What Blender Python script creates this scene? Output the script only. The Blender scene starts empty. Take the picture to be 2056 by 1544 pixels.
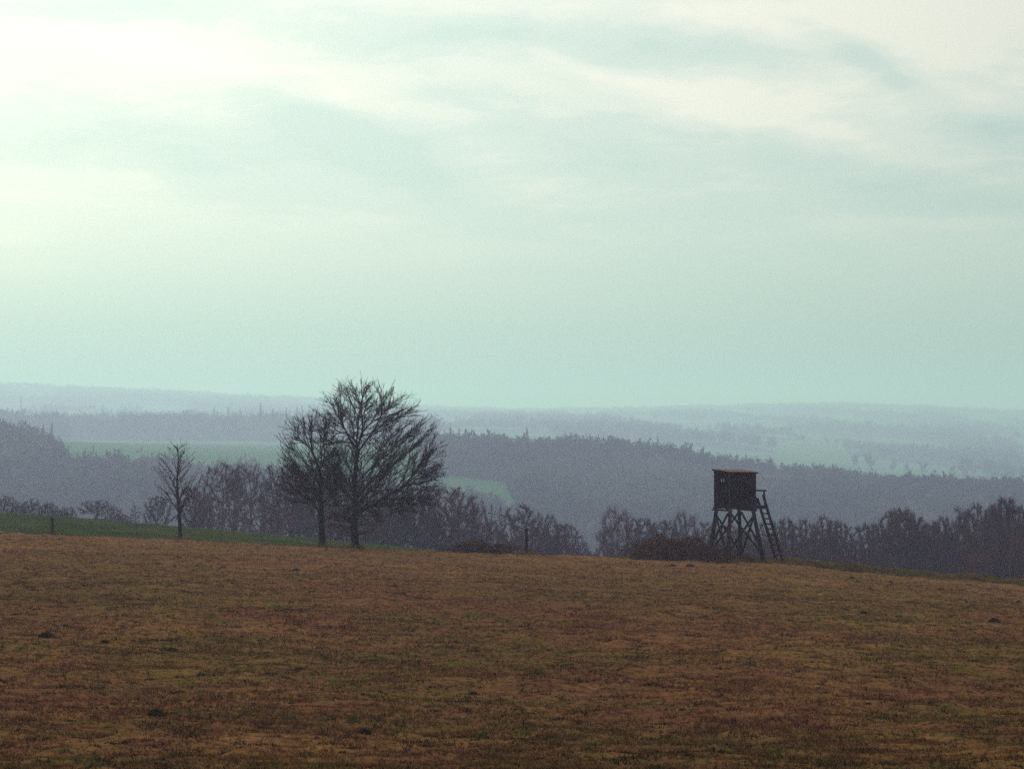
import bpy, math, random
import numpy as np
from mathutils import Vector, Matrix

R = math.radians
C = bpy.context.scene.collection
F = 5830.0            # pixels per radian of the photograph
random.seed(7)

# ------------------------------------------------------------------ camera, world, sun, exposure
sc = bpy.context.scene
cam_d = bpy.data.cameras.new('camera'); cam = bpy.data.objects.new('camera', cam_d); C.objects.link(cam)
cam_d.sensor_width = 36; cam_d.lens = 36 / (2 * 1028 / F)
cam_d.clip_start = 0.5; cam_d.clip_end = 30000
cam.location = (0, 0, 0); cam.rotation_euler = (R(90) + 58 / F, 0, 0)
sc.camera = cam
sc.render.engine = 'CYCLES'
sc.cycles.max_bounces = 5; sc.cycles.diffuse_bounces = 2; sc.cycles.glossy_bounces = 1
sc.cycles.volume_bounces = 1; sc.cycles.transparent_max_bounces = 4
sc.cycles.use_denoising = False
sc.view_settings.view_transform = 'Standard'; sc.view_settings.look = 'None'
sc.view_settings.gamma = 1; sc.view_settings.use_curve_mapping = False
sc.view_settings.exposure = 0.0

SUN_AZ, SUN_EL = R(-15), R(17)      # azimuth from straight ahead (+Y), negative = left
sdir = Vector((math.sin(SUN_AZ) * math.cos(SUN_EL), math.cos(SUN_AZ) * math.cos(SUN_EL), math.sin(SUN_EL)))
sl = bpy.data.lights.new('sun', 'SUN'); sl.energy = 1.1; sl.angle = R(11); sl.color = (1.0, 0.95, 0.86)
so = bpy.data.objects.new('sun', sl); C.objects.link(so)
so.rotation_euler = (-sdir).to_track_quat('-Z', 'Y').to_euler(); so.location = sdir * 60 + Vector((0, 0, 80))

world = bpy.data.worlds.new('World'); sc.world = world; world.use_nodes = True
nt = world.node_tree; nt.nodes.clear()
def N(t, tree=None, **kw):
    n = (tree or nt).nodes.new(t)
    for k, v in kw.items(): setattr(n, k, v)
    return n
def M(op, a, b=None, c=None, tree=None):
    t = tree or nt
    n = t.nodes.new('ShaderNodeMath'); n.operation = op
    for i, v in enumerate((a, b, c)):
        if v is None: continue
        if isinstance(v, (int, float)): n.inputs[i].default_value = v
        else: t.links.new(v, n.inputs[i])
    return n.outputs[0]
def MIX(f, a, b, tree=None, blend='MIX'):
    t = tree or nt
    n = t.nodes.new('ShaderNodeMix'); n.data_type = 'RGBA'; n.blend_type = blend
    for s, v in ((n.inputs[0], f), (n.inputs[6], a), (n.inputs[7], b)):
        if isinstance(v, (int, float)): s.default_value = v
        elif isinstance(v, tuple): s.default_value = (*v, 1) if len(v) == 3 else v
        else: t.links.new(v, s)
    return n.outputs[2]
def RAMP(f, stops, tree=None, interp='LINEAR'):
    t = tree or nt
    n = t.nodes.new('ShaderNodeValToRGB'); e = n.color_ramp.elements
    n.color_ramp.interpolation = interp
    while len(e) < len(stops): e.new(0.5)
    for k, (p, c) in enumerate(stops):
        e[k].position = p; e[k].color = (*c, 1) if len(c) == 3 else c
    t.links.new(f, n.inputs[0])
    return n.outputs[0]

tc = N('ShaderNodeTexCoord'); sep = N('ShaderNodeSeparateXYZ'); nt.links.new(tc.outputs['Generated'], sep.inputs[0])
dx, dy, dz = sep.outputs
yy = M('MAXIMUM', dy, 0.05)
su = M('DIVIDE', dx, yy); sv = M('DIVIDE', dz, yy)          # tangent of azimuth / elevation
zc = M('MAXIMUM', dz, 0.0)
# cloud sheet seen in perspective: project the direction on a plane overhead
inv = M('DIVIDE', 1.0, M('ADD', zc, 0.05))
cmb = N('ShaderNodeCombineXYZ'); nt.links.new(M('MULTIPLY', dx, inv), cmb.inputs[0]); nt.links.new(M('MULTIPLY', dy, inv), cmb.inputs[1])
def cloud_noise(scale, sx, sy, rot, det, rough, dist, off):
    mp = N('ShaderNodeMapping'); mp.inputs['Rotation'].default_value = (0, 0, R(rot))
    mp.inputs['Scale'].default_value = (sx, sy, 1); mp.inputs['Location'].default_value = (off, off * .7, 0)
    nt.links.new(cmb.outputs[0], mp.inputs[0])
    n = N('ShaderNodeTexNoise'); n.inputs['Scale'].default_value = scale; n.inputs['Detail'].default_value = det
    n.inputs['Roughness'].default_value = rough; n.inputs['Distortion'].default_value = dist
    nt.links.new(mp.outputs[0], n.inputs['Vector'])
    return n.outputs['Fac']
streak = M('ADD', M('MULTIPLY', cloud_noise(1.0, 2.2, 1.5, 22, 7, 0.55, 0.9, 3.3), .62), M('MULTIPLY', cloud_noise(1.0, 6.5, 3.4, 28, 8, 0.62, 1.1, 7.3), .38))
broad = cloud_noise(1.0, 1.1, .55, 14, 3, 0.5, 0.5, 11.0)
wn = N('ShaderNodeTexNoise'); wn.inputs['Scale'].default_value = 14; wn.inputs['Detail'].default_value = 4
nt.links.new(tc.outputs['Generated'], wn.inputs['Vector'])
warp = M('MULTIPLY', M('SUBTRACT', wn.outputs['Fac'], 0.5), 0.05)
def blob(px, py, ang, L, W, amp):
    """soft cloud patch centred on a direction (given by where it stands in the sky)"""
    u0, v0 = (px - 1028) / F, (830 - py) / F
    a = R(ang); ca, sa = math.cos(a), math.sin(a)
    du = M('SUBTRACT', su, u0); dv = M('ADD', M('SUBTRACT', sv, v0), M('MULTIPLY', warp, .35))
    p = M('DIVIDE', M('ADD', M('MULTIPLY', du, ca), M('MULTIPLY', dv, -sa)), L / F)
    q = M('DIVIDE', M('ADD', M('MULTIPLY', du, sa), M('MULTIPLY', dv, ca)), W / F)
    r = M('ADD', M('MULTIPLY', p, p), M('MULTIPLY', q, q))
    return M('MULTIPLY', M('EXPONENT', M('MULTIPLY', r, -1.0)), amp)
blobs = [(720, 290, 28, 240, 60, -.85), (330, 300, 5, 420, 70, -.62), (950, 70, 3, 480, 45, -.50), (190, 30, 5, 220, 28, -.40),
         (1480, 110, 5, 240, 40, -.45), (1760, 140, 32, 200, 32, -.50), (1220, 300, 12, 260, 60, -.32), (1600, 335, 22, 260, 38, -.35),
         (2020, 270, 0, 110, 30, -.45), (1960, 405, 5, 220, 40, -.32), (1160, 130, 15, 130, 16, .30), (1350, 190, 12, 260, 40, .28),
         (450, 130, 8, 320, 50, .28), (650, 190, 12, 240, 22, .30), (60, 120, 0, 260, 150, .10), (1900, 40, 0, 260, 70, .30),
         (1650, 265, 18, 260, 22, .30), (1950, 450, 2, 260, 14, .22), (1850, 60, 0, 420, 130, .55), (1450, 20, 0, 380, 60, .30), (1500, 210, 4, 300, 50, .25), (40, 480, 0, 180, 220, .25), (520, 500, 0, 500, 120, .12),
         (1100, 460, 5, 420, 70, -.16)]
s = None
for b in blobs:
    o = blob(*b); s = o if s is None else M('ADD', s, o)
s = M('MULTIPLY', s, M('GREATER_THAN', dy, 0.05))
# cloud brightness value around 0.5
amp = M('MULTIPLY', M('MINIMUM', M('MAXIMUM', M('DIVIDE', M('SUBTRACT', dz, .035), .07), 0.0), 1.0), 1.0)
cv = M('ADD', M('MULTIPLY', M('MULTIPLY', M('SUBTRACT', streak, .5), 3.1), M('ADD', M('MULTIPLY', amp, .9), .1)),
       M('MULTIPLY', M('SUBTRACT', broad, .5), 0.9))
cv = M('MULTIPLY_ADD', cv, .5, .5)
cv = M('ADD', cv, M('MULTIPLY', s, .85))
cloud = RAMP(cv, [(0.0, (.52, .74, .71)), (.33, (.64, .81, .77)), (.60, (.83, .905, .84)), (.96, (1.06, 1.035, .93))], interp='EASE')
# low down the sheet thickens to an even pale green
low = RAMP(M('MINIMUM', M('MULTIPLY', zc, 5.0), 1.0), [(0.0, (.48, .63, .55)), (.10, (.53, .70, .61)), (.30, (.67, .84, .74)), (.50, (.78, .89, .83)), (1.0, (.8, .87, .83))])
lowf = RAMP(M('MULTIPLY', zc, 5.0), [(.12, (0, 0, 0)), (.42, (1, 1, 1))], interp='EASE')
cl = MIX(lowf, low, MIX(.25, cloud, low))
# brighter towards the sun behind the cloud, duller away from it
dotn = N('ShaderNodeVectorMath', operation='DOT_PRODUCT'); nt.links.new(tc.outputs['Generated'], dotn.inputs[0]); dotn.inputs[1].default_value = sdir
dt = M('MAXIMUM', dotn.outputs['Value'], 0.0)
glow = M('ADD', M('MULTIPLY', M('POWER', dt, 22.0), .32), M('MULTIPLY', M('POWER', dt, 8.0), .38))
side = M('ADD', .65, glow)
cl = MIX(1.0, cl, (1, 1, 1), blend='MULTIPLY')
vm = N('ShaderNodeVectorMath', operation='SCALE'); nt.links.new(cl, vm.inputs[0]); nt.links.new(side, vm.inputs['Scale'])
sky = N('ShaderNodeTexSky', sky_type='NISHITA'); sky.sun_disc = False
sky.sun_elevation = SUN_EL; sky.sun_rotation = SUN_AZ
sky.dust_density = 4; sky.air_density = 1.2
bg1 = N('ShaderNodeBackground'); nt.links.new(sky.outputs[0], bg1.inputs[0]); bg1.inputs[1].default_value = 0.05
gnd = M('MULTIPLY', M('LESS_THAN', dz, -0.03), 1.0)
clg = MIX(gnd, vm.outputs[0], (.09, .08, .07))
bg2 = N('ShaderNodeBackground'); nt.links.new(clg, bg2.inputs[0]); bg2.inputs[1].default_value = 1.0
ms = N('ShaderNodeMixShader'); ms.inputs[0].default_value = .92
nt.links.new(bg1.outputs[0], ms.inputs[1]); nt.links.new(bg2.outputs[0], ms.inputs[2])
wo = N('ShaderNodeOutputWorld'); nt.links.new(ms.outputs[0], wo.inputs[0])

# ------------------------------------------------------------------ helpers
def tag(o, label=None, cat=None, group=None, kind=None):
    if label: o['label'] = label
    if cat: o['category'] = cat
    if group: o['group'] = group
    if kind: o['kind'] = kind
    return o
def empty(name, loc, rz=0):
    o = bpy.data.objects.new(name, None); C.objects.link(o); o.location = loc; o.rotation_euler = (0, 0, rz)
    o.empty_display_size = .2
    return o
def mesh_np(name, v, f, mat, smooth=False, attr=None):
    """v (n,3), f (m,k) arrays; k = 3 or 4"""
    me = bpy.data.meshes.new(name)
    v = np.asarray(v, np.float32); f = np.asarray(f, np.int32)
    me.vertices.add(len(v)); me.vertices.foreach_set('co', v.ravel())
    k = f.shape[1]
    me.loops.add(f.size); me.loops.foreach_set('vertex_index', f.ravel())
    me.polygons.add(len(f))
    me.polygons.foreach_set('loop_start', np.arange(0, f.size, k, dtype=np.int32))
    me.polygons.foreach_set('use_smooth', np.full(len(f), smooth))
    if attr:
        for an, av in attr.items():
            a = me.attributes.new(an, 'FLOAT', 'POINT'); a.data.foreach_set('value', np.asarray(av, np.float32))
    me.update(calc_edges=True); me.validate()
    if mat: me.materials.append(mat)
    return me
def link(name, me, parent=None):
    o = bpy.data.objects.new(name, me); C.objects.link(o)
    if parent: o.parent = parent
    return o
def copy_tree(root):
    r = root.copy(); C.objects.link(r)
    for ch in root.children:
        c = ch.copy(); C.objects.link(c); c.parent = r
        for g in ch.children:
            d = g.copy(); C.objects.link(d); d.parent = c
    return r

def _h(ix, iy, seed):
    n = (ix.astype(np.int64) * 374761393 + iy.astype(np.int64) * 668265263 + seed * 974711) & 0xffffffff
    n = ((n ^ (n >> 13)) * 1274126177) & 0xffffffff
    return ((n ^ (n >> 16)) & 0xffff) / 65535.0
def vnoise(x, y, seed=0):
    ix, iy = np.floor(x), np.floor(y); fx, fy = x - ix, y - iy
    fx = fx * fx * (3 - 2 * fx); fy = fy * fy * (3 - 2 * fy)
    a, b = _h(ix, iy, seed), _h(ix + 1, iy, seed); c, d = _h(ix, iy + 1, seed), _h(ix + 1, iy + 1, seed)
    return (a * (1 - fx) + b * fx) * (1 - fy) + (c * (1 - fx) + d * fx) * fy
def fbm(x, y, sc_, oct_=4, seed=0):
    s_, a, t = 0, 1.0, 0
    for k in range(oct_):
        s_ = s_ + a * vnoise(x / sc_ * 2 ** k + 17.3 * k, y / sc_ * 2 ** k - 9.1 * k, seed + k); t += a; a *= .5
    return s_ / t

# ------------------------------------------------------------------ terrain height
PXC = np.array([-400, 0, 130, 360, 650, 900, 1060, 1270, 1570, 1700, 1850, 2056, 2500], float)
NODES = [  # distance, picture row of the ground at the columns above
 (40,   [1530, 1534, 1535, 1538, 1541, 1544, 1546, 1549, 1552, 1554, 1556, 1558, 1562]),
 (100,  [1158, 1162, 1164, 1172, 1182, 1190, 1195, 1202, 1212, 1220, 1228, 1238, 1256]),
 (146,  [1078, 1083, 1086, 1099, 1112, 1121, 1127, 1134, 1144, 1157, 1170, 1186, 1218]),
 (160,  [1062, 1068, 1073, 1085, 1098, 1107, 1114, 1122, 1131, 1147, 1161, 1176, 1208]),
 (175,  [1052, 1057, 1063, 1078, 1096, 1112, 1124, 1136, 1150, 1166, 1180, 1198, 1228]),
 (255,  [1022, 1030, 1039, 1058, 1084, 1110, 1150, 1190, 1230, 1245, 1262, 1285, 1330]),
 (290,  [1040, 1046, 1056, 1074, 1100, 1130, 1185, 1230, 1270, 1285, 1300, 1320, 1360]),
 (340,  [1110, 1112, 1118, 1130, 1150, 1185, 1245, 1285, 1320, 1335, 1345, 1365, 1390]),
 (700,  [1300, 1300, 1300, 1300, 1310, 1320, 1330, 1335, 1340, 1345, 1350, 1350, 1350]),
 (1100, [985, 985, 992, 1000, 1015, 1035, 1055, 1080, 1110, 1120, 1125, 1130, 1130]),
 (1300, [888, 890, 928, 938, 950, 965, 985, 1003, 1022, 1030, 1038, 1045, 1050]),
 (1450, [880, 884, 905, 916, 924, 918, 925, 943, 980, 990, 1003, 1018, 1025]),
 (2650, [872, 876, 883, 885, 888, 890, 890, 905, 935, 942, 955, 968, 975]),
 (3500, [850, 853, 857, 860, 865, 866, 868, 876, 895, 903, 918, 930, 940]),
 (4600, [828, 830, 832, 836, 842, 850, 850, 852, 863, 868, 876, 886, 895]),
 (7800, [786, 788, 792, 801, 814, 830, 834, 831, 823, 822, 827, 837, 844]),
 (9200, [820, 822, 822, 824, 826, 828, 828, 828, 828, 828, 828, 828, 828]),
 (12000, [829] * 13)]
ND = np.array([-60., 0.] + [n[0] for n in NODES])
def nodes_z(px):
    z = [np.full_like(px, -1.75), np.full_like(px, -1.75)]
    for Y, rows in NODES:
        z.append(-(np.interp(px, PXC, rows) - 830) / F * Y)
    return np.array(z)
def hgt(x, Y):
    x = np.atleast_1d(np.asarray(x, float)); Y = np.atleast_1d(np.asarray(Y, float))
    px = 1028 + F * x / np.maximum(Y, 5.0)
    px = np.clip(px, -400, 2500)
    w = np.clip((Y - 5) / 30, 0, 1); px = 1028 + (px - 1028) * w
    Z = nodes_z(px)                                   # (k, n)
    i = np.clip(np.searchsorted(ND, Y) - 1, 0, len(ND) - 2)
    ar = np.arange(len(Y))
    d = np.diff(ND); sl_ = np.diff(Z, axis=0) / d[:, None]
    m = np.zeros_like(Z); m[1:-1] = (sl_[:-1] * d[1:, None] + sl_[1:] * d[:-1, None]) / (d[1:] + d[:-1])[:, None]
    m[0] = sl_[0]; m[-1] = sl_[-1]
    for k in range(1, len(ND) - 1):                   # limit the tangents: no overshoot
        lim = 2.5 * np.minimum(abs(sl_[k - 1]), abs(sl_[k])) + .004
        m[k] = np.clip(m[k], -lim, lim)
    h_ = d[i]; t = (Y - ND[i]) / h_
    z = ((2 * t**3 - 3 * t**2 + 1) * Z[i, ar] + (t**3 - 2 * t**2 + t) * h_ * m[i, ar]
         + (-2 * t**3 + 3 * t**2) * Z[i + 1, ar] + (t**3 - t**2) * h_ * m[i + 1, ar])
    return z
def bumps(x, Y):
    fade = np.clip((Y - 4) / 8, 0, 1)
    b = (fbm(x, Y, 6.0, 3, 5) - .5) * .22 + (np.clip(fbm(x, Y, .95, 3, 9) - .58, 0, 1)) * .34 + (fbm(x, Y, .5, 2, 21) - .5) * .06 - np.clip(.42 - fbm(x, Y, 1.3, 3, 33), 0, 1) * .35
    return b * fade
def ground(x, Y): return float(hgt(x, Y)[0] + (bumps(np.array([float(x)]), np.array([float(Y)]))[0] if Y < 161 else 0))
def at(px, Y): return (px - 1028) / F * Y
def grid(xs, ys, zs):
    r, c = xs.shape
    v = np.stack([xs, ys, zs], -1).reshape(-1, 3)
    i = np.arange(r * c).reshape(r, c)
    f = np.stack([i[:-1, :-1], i[:-1, 1:], i[1:, 1:], i[1:, :-1]], -1).reshape(-1, 4)
    return v, f

# ------------------------------------------------------------------ materials
def newmat(name, rough=.9, spec=.15):
    m = bpy.data.materials.new(name); m.use_nodes = True
    b = m.node_tree.nodes['Principled BSDF']; b.inputs['Roughness'].default_value = rough
    b.inputs['Specular IOR Level'].default_value = spec
    return m, m.node_tree, b
def noise(t, scale, det=4, rough=.6, sxyz=None, dist=0, obj=False):
    tc_ = t.nodes.new('ShaderNodeTexCoord' if obj else 'ShaderNodeNewGeometry')
    src = tc_.outputs['Object'] if obj else tc_.outputs['Position']
    if sxyz:
        mp = t.nodes.new('ShaderNodeMapping'); mp.inputs['Scale'].default_value = sxyz; t.links.new(src, mp.inputs[0]); src = mp.outputs[0]
    n = t.nodes.new('ShaderNodeTexNoise'); n.inputs['Scale'].default_value = scale; n.inputs['Detail'].default_value = det
    n.inputs['Roughness'].default_value = rough; n.inputs['Distortion'].default_value = dist
    t.links.new(src, n.inputs['Vector']); return n.outputs['Fac']
def attrib(t, name):
    a = t.nodes.new('ShaderNodeAttribute'); a.attribute_name = name; return a.outputs['Fac']
def bump(t, b, f, strength, dist):
    n = t.nodes.new('ShaderNodeBump'); n.inputs['Strength'].default_value = strength; n.inputs['Distance'].default_value = dist
    t.links.new(f, n.inputs['Height']); t.links.new(n.outputs[0], b.inputs['Normal'])
STRAW, BROWN, RED, OLIVE, SOIL = (.31, .146, .054), (.20, .078, .041), (.18, .056, .040), (.125, .102, .021), (.045, .022, .016)
def pasture_colour(t, extra=None):
    big = noise(t, .16, 5, .62, (1, .55, 1), 1.2); mid = noise(t, .9, 4, .6, (1, .8, 1)); fine = noise(t, 6.0, 4, .65)
    a = RAMP(big, [(.36, RED), (.50, BROWN), (.66, STRAW)], t)
    b_ = RAMP(mid, [(.35, BROWN), (.6, STRAW)], t)
    col = MIX(.45, a, b_, t)
    og = RAMP(noise(t, .13, 4, .6, (.7, .45, 1), .8), [(.42, (0, 0, 0)), (.54, (1, 1, 1))], t)
    og2 = RAMP(noise(t, 2.2, 3, .6), [(.40, (0, 0, 0)), (.62, (1, 1, 1))], t)
    col = MIX(M('MULTIPLY', M('MULTIPLY', og, og2, tree=t), .85, tree=t), col, OLIVE, t)
    # straw lies thicker along the far margin of the field
    g = t.nodes.new('ShaderNodeNewGeometry'); sp = t.nodes.new('ShaderNodeSeparateXYZ'); t.links.new(g.outputs['Position'], sp.inputs[0])
    far = M('MULTIPLY', M('MINIMUM', M('MAXIMUM', M('DIVIDE', M('SUBTRACT', sp.outputs[1], 95.0, tree=t), 60.0, tree=t), 0.0, tree=t), 1.0, tree=t), .72, tree=t)
    col = MIX(far, col, STRAW, t)
    dk = RAMP(fine, [(.30, (.35, .35, .35)), (.52, (1, 1, 1)), (.75, (1.35, 1.3, 1.2))], t)
    clod_shade = RAMP(noise(t, 1.5, 4, .65, (1, .9, 1), .6), [(.36, (.28, .25, .25)), (.46, (1, 1, 1))], t)  # scattered dark spots: bare clods, plus shade of hollows put into the colour
    col = MIX(.50, col, MIX(1.0, col, clod_shade, t, 'MULTIPLY'), t)
    return MIX(1.0, col, dk, t, 'MULTIPLY'), fine, mid
m_field, t, b = newmat('pasture', 1.0, 0.0)
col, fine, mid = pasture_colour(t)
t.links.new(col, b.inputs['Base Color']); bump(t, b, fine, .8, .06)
m_blade, t, b = newmat('dry_grass', .8, .1)
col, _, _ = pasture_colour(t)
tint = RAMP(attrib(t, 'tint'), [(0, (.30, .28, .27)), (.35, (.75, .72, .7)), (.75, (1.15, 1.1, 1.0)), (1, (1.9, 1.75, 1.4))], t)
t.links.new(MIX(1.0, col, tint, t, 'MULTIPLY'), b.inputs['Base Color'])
m_meadow, t, b = newmat('meadow_green', 1.0, 0.0)
col = RAMP(noise(t, .35, 5, .65, (1, .4, 1)), [(.3, (.022, .036, .008)), (.5, (.044, .060, .010)), (.7, (.085, .075, .018))], t)
t.links.new(col, b.inputs['Base Color']); bump(t, b, noise(t, 3, 3), .7, .1)
m_valley, t, b = newmat('valley_ground', 1.0, 0.0)
field = RAMP(noise(t, .006, 2, .4, (1, .35, 1)), [(.40, (.06, .17, .045)), (.55, (.085, .19, .06)), (.72, (.12, .14, .065))], t)
wood = RAMP(noise(t, .05, 3), [(.4, (.030, .020, .022)), (.7, (.055, .038, .034))], t)
t.links.new(MIX(attrib(t, 'wood'), field, wood, t), b.inputs['Base Color'])
m_verge, t, b = newmat('verge_grass', 1.0, 0.0)
col = RAMP(noise(t, 1.6, 4, .7), [(.32, (.075, .048, .020)), (.5, (.19, .135, .038)), (.7, (.32, .21, .065))], t)
t.links.new(MIX(1.0, col, RAMP(attrib(t, 'tint'), [(0, (.5, .5, .5)), (1, (1.5, 1.4, 1.2))], t), t, 'MULTIPLY'), b.inputs['Base Color'])
m_tuft, t, b = newmat('green_tuft', 1.0, 0.0)
t.links.new(MIX(1.0, RAMP(noise(t, 5, 3), [(.35, (.022, .026, .008)), (.7, (.055, .055, .014))], t), RAMP(attrib(t, 'tint'), [(0, (.4, .4, .4)), (1, (1.4, 1.3, 1.1))], t), t, 'MULTIPLY'), b.inputs['Base Color'])
m_tussock, t, b = newmat('dead_tussock', 1.0, 0.0)
t.links.new(MIX(1.0, RAMP(noise(t, .8, 3), [(.35, (.050, .022, .014)), (.55, (.060, .045, .014)), (.7, (.10, .045, .022))], t), RAMP(attrib(t, 'tint'), [(0, (.4, .4, .4)), (1, (1.4, 1.3, 1.1))], t), t, 'MULTIPLY'), b.inputs['Base Color'])
m_earth, t, b = newmat('mole_earth', 1.0, 0.0)
t.links.new(RAMP(noise(t, 9, 4, .7), [(.35, (.012, .006, .006)), (.7, (.040, .018, .014))], t), b.inputs['Base Color']); bump(t, b, noise(t, 18, 3), 1, .05)
m_bark, t, b = newmat('bark', .95, .05)
t.links.new(RAMP(noise(t, 7, 4, .7, (1, 1, .25)), [(.35, (.010, .005, .006)), (.7, (.028, .015, .014))], t), b.inputs['Base Color']); bump(t, b, noise(t, 16, 3, .6, (1, 1, .2)), 1, .03)
m_twig, t, b = newmat('twigs', .9, .05)
t.links.new(RAMP(noise(t, 1.2, 3), [(.35, (.022, .009, .014)), (.7, (.055, .023, .025))], t), b.inputs['Base Color'])
m_wbark, t, b = newmat('wood_bark', .95, .05)
t.links.new(RAMP(noise(t, 2, 3), [(.35, (.030, .022, .026)), (.7, (.070, .050, .050))], t), b.inputs['Base Color'])
m_wtwig, t, b = newmat('wood_twigs', .95, .05)
oi = t.nodes.new('ShaderNodeObjectInfo')
t.links.new(MIX(1.0, RAMP(noise(t, .35, 4), [(.35, (.070, .024, .050)), (.55, (.12, .046, .068)), (.75, (.19, .070, .068))], t),
    RAMP(oi.outputs['Random'], [(0, (.7, .75, .8)), (.5, (1, 1, 1)), (1, (1.35, 1.15, 1.05))], t), t, 'MULTIPLY'), b.inputs['Base Color'])
m_far, t, b = newmat('far_woodland', 1.0, 0.0)
t.links.new(RAMP(attrib(t, 'tint'), [(0, (.018, .026, .018)), (.12, (.030, .034, .026)), (.2, (.045, .030, .034)), (.6, (.085, .056, .054)), (1, (.20, .150, .115))], t), b.inputs['Base Color'])
m_conif, t, b = newmat('conifer_needles', .95, .05)
t.links.new(RAMP(noise(t, .4, 3), [(.3, (.014, .024, .020)), (.7, (.030, .042, .030))], t), b.inputs['Base Color'])
m_bramble, t, b = newmat('bramble_canes', .9, .05)
t.links.new(RAMP(noise(t, 3, 3), [(.35, (.040, .015, .013)), (.7, (.12, .045, .028))], t), b.inputs['Base Color'])
m_dead, t, b = newmat('dead_leaves', .9, .05)
t.links.new(RAMP(noise(t, 2.6, 4), [(.34, (.022, .011, .011)), (.46, (.085, .032, .022)), (.58, (.19, .075, .034)), (.72, (.28, .15, .05))], t), b.inputs['Base Color'])
def timber(name, dark, light, sc_=(1, 1, 1)):
    m, t, b = newmat(name, 1.0, 0.0)
    f = noise(t, 5, 5, .7, sc_, .3, obj=True)
    t.links.new(RAMP(f, [(.32, dark), (.7, light)], t), b.inputs['Base Color']); bump(t, b, noise(t, 22, 3, .6, sc_, obj=True), .8, .01)
    return m
m_board = timber('stained_boards', (.009, .0035, .005), (.024, .009, .010), (6, 6, .6))
m_pole = timber('weathered_poles', (.014, .008, .007), (.045, .025, .018), (3, 3, .6))
m_batten = timber('grey_batten', (.035, .028, .034), (.075, .060, .065))
m_post = timber('dark_post', (.006, .004, .004), (.018, .011, .009), (3, 3, .6))
m_roof = timber('roof_felt', (.16, .10, .075), (.34, .22, .16))
m_in = timber('inside', (.02, .012, .012), (.03, .02, .018))
m_steel, t, b = newmat('painted_steel_post', .7, .2); b.inputs['Base Color'].default_value = (.045, .055, .040, 1)
m_pale, t, b = newmat('pale_sheet_roof', .6, .2)
t.links.new(RAMP(noise(t, .5, 3), [(.3, (.55, .5, .42)), (.7, (.72, .68, .58))], t), b.inputs['Base Color'])
m_wall, t, b = newmat('barn_wall', .9, .1)
t.links.new(RAMP(noise(t, .8, 3), [(.3, (.20, .14, .10)), (.7, (.32, .24, .18))], t), b.inputs['Base Color'])

# ------------------------------------------------------------------ setting: the field
Ys = np.concatenate([np.linspace(-58, 2, 14)[:-1], np.arange(2, 36, .8), np.arange(36, 160.01, .27)])
S = np.concatenate([np.linspace(-4, -1, 40)[:-1], np.linspace(-1, 1, 400), np.linspace(1, 4, 40)[1:]])
YY, SS = np.meshgrid(Ys, S, indexing='ij')
XX = SS * (np.maximum(YY, 0) * .2 + 6)
YY = YY + np.where(YY > 159.9, (fbm(XX, XX * 0, 5, 3, 3) - .5) * 1.0, 0)
ZZ = (hgt(XX.ravel(), YY.ravel()) + bumps(XX.ravel(), YY.ravel())).reshape(XX.shape)
ZZ[-1] -= .12
v, f = grid(XX, YY, ZZ)
tag(link('pasture_field', mesh_np('pasture_field', v, f, m_field, True)), 'wide grazed field of brown and olive winter grass sloping away', kind='structure')

# green meadow beyond the fence
Ym = np.concatenate([np.arange(158.5, 262, 1.2), np.arange(262, 300, 2)])
Sm = np.linspace(0, 1, 130)
YY, SS = np.meshgrid(Ym, Sm, indexing='ij')
xr = at(985, YY); xl = -(YY * .2 + 130)
XX = xl + (xr - xl) * SS
ZZ = hgt(XX.ravel(), YY.ravel()).reshape(XX.shape) + (fbm(XX, YY, 4, 3, 31) - .5) * .12 - .03 - .4 * np.clip((SS - .97) / .03, 0, 1)
v, f = grid(XX, YY, ZZ)
tag(link('green_meadow', mesh_np('green_meadow', v, f, m_meadow, True)), 'smooth green meadow behind the fence, below the leafless trees', kind='structure')

# woods mask (far)
def px_of(x, Y): return 1028 + F * x / Y
def sm(x, a, b_): return np.clip((x - a) / (b_ - a), 0, 1)
def wood_mask(x, Y):
    p = px_of(x, Y); n = fbm(x, Y * .5, 60, 3, 41) - .5; n2 = fbm(x, Y * .26, 170, 4, 77) - .5
    wb = n * 60
    w = np.zeros_like(x)
    e1 = np.interp(p, [0, 40, 85, 125, 150, 859, 861], [1345, 1335, 1290, 1230, 1155, 1150, 1480]) + wb * 1.3
    w = np.where((Y < e1) & (Y > 330), 1, w)
    patch = (p > 862) & (p < 1052 - (Y - 1130) * .15) & (Y > 1120) & (Y < 1325 + wb * .4)
    w = np.where(patch, 0, w)
    w = np.where((p > 845) & (Y > 1325 + wb * .4) & (Y < 1480 + wb), 1, w)
    w = np.where((p > 90) & (p < 870) & (Y > 2640 + wb * 5) & (Y < 2940), 1, w)
    w = np.where((p < 130) & (Y > 2450 + wb) & (Y < 2750), 1, w)
    w = np.where((Y > 3150) & (Y < 7300) & (n2 > .04), 1, w)
    w = np.where((Y > 1650) & (Y < 5900) & (p > 860) & (np.abs(((Y + x * .35 + wb * 2) % 1150) - 300) < 12) & (n > .08), 1, w)
    w = np.where((p > 1930 + wb) & (Y > 2600 + wb) & (Y < 2850 + wb) & (n > -.25), 1, w)
    w = np.where((Y > 7200 + wb * 5) & (Y < 8200), 1, w)
    w = np.where((p < 420) & (Y > 3600 + wb) & (Y < 3950), 1, w)
    return w
Yv = np.concatenate([np.arange(157, 400, 6), np.arange(400, 900, 20), np.arange(900, 8400, 15), np.geomspace(8400, 11900, 25)])
Sv = np.linspace(-1, 1, 301)
YY, SS = np.meshgrid(Yv, Sv, indexing='ij')
XX = SS * (YY * .27 + 120)
ZZ = hgt(XX.ravel(), YY.ravel()).reshape(XX.shape) - np.where(YY < 320, .35, 0)
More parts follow.
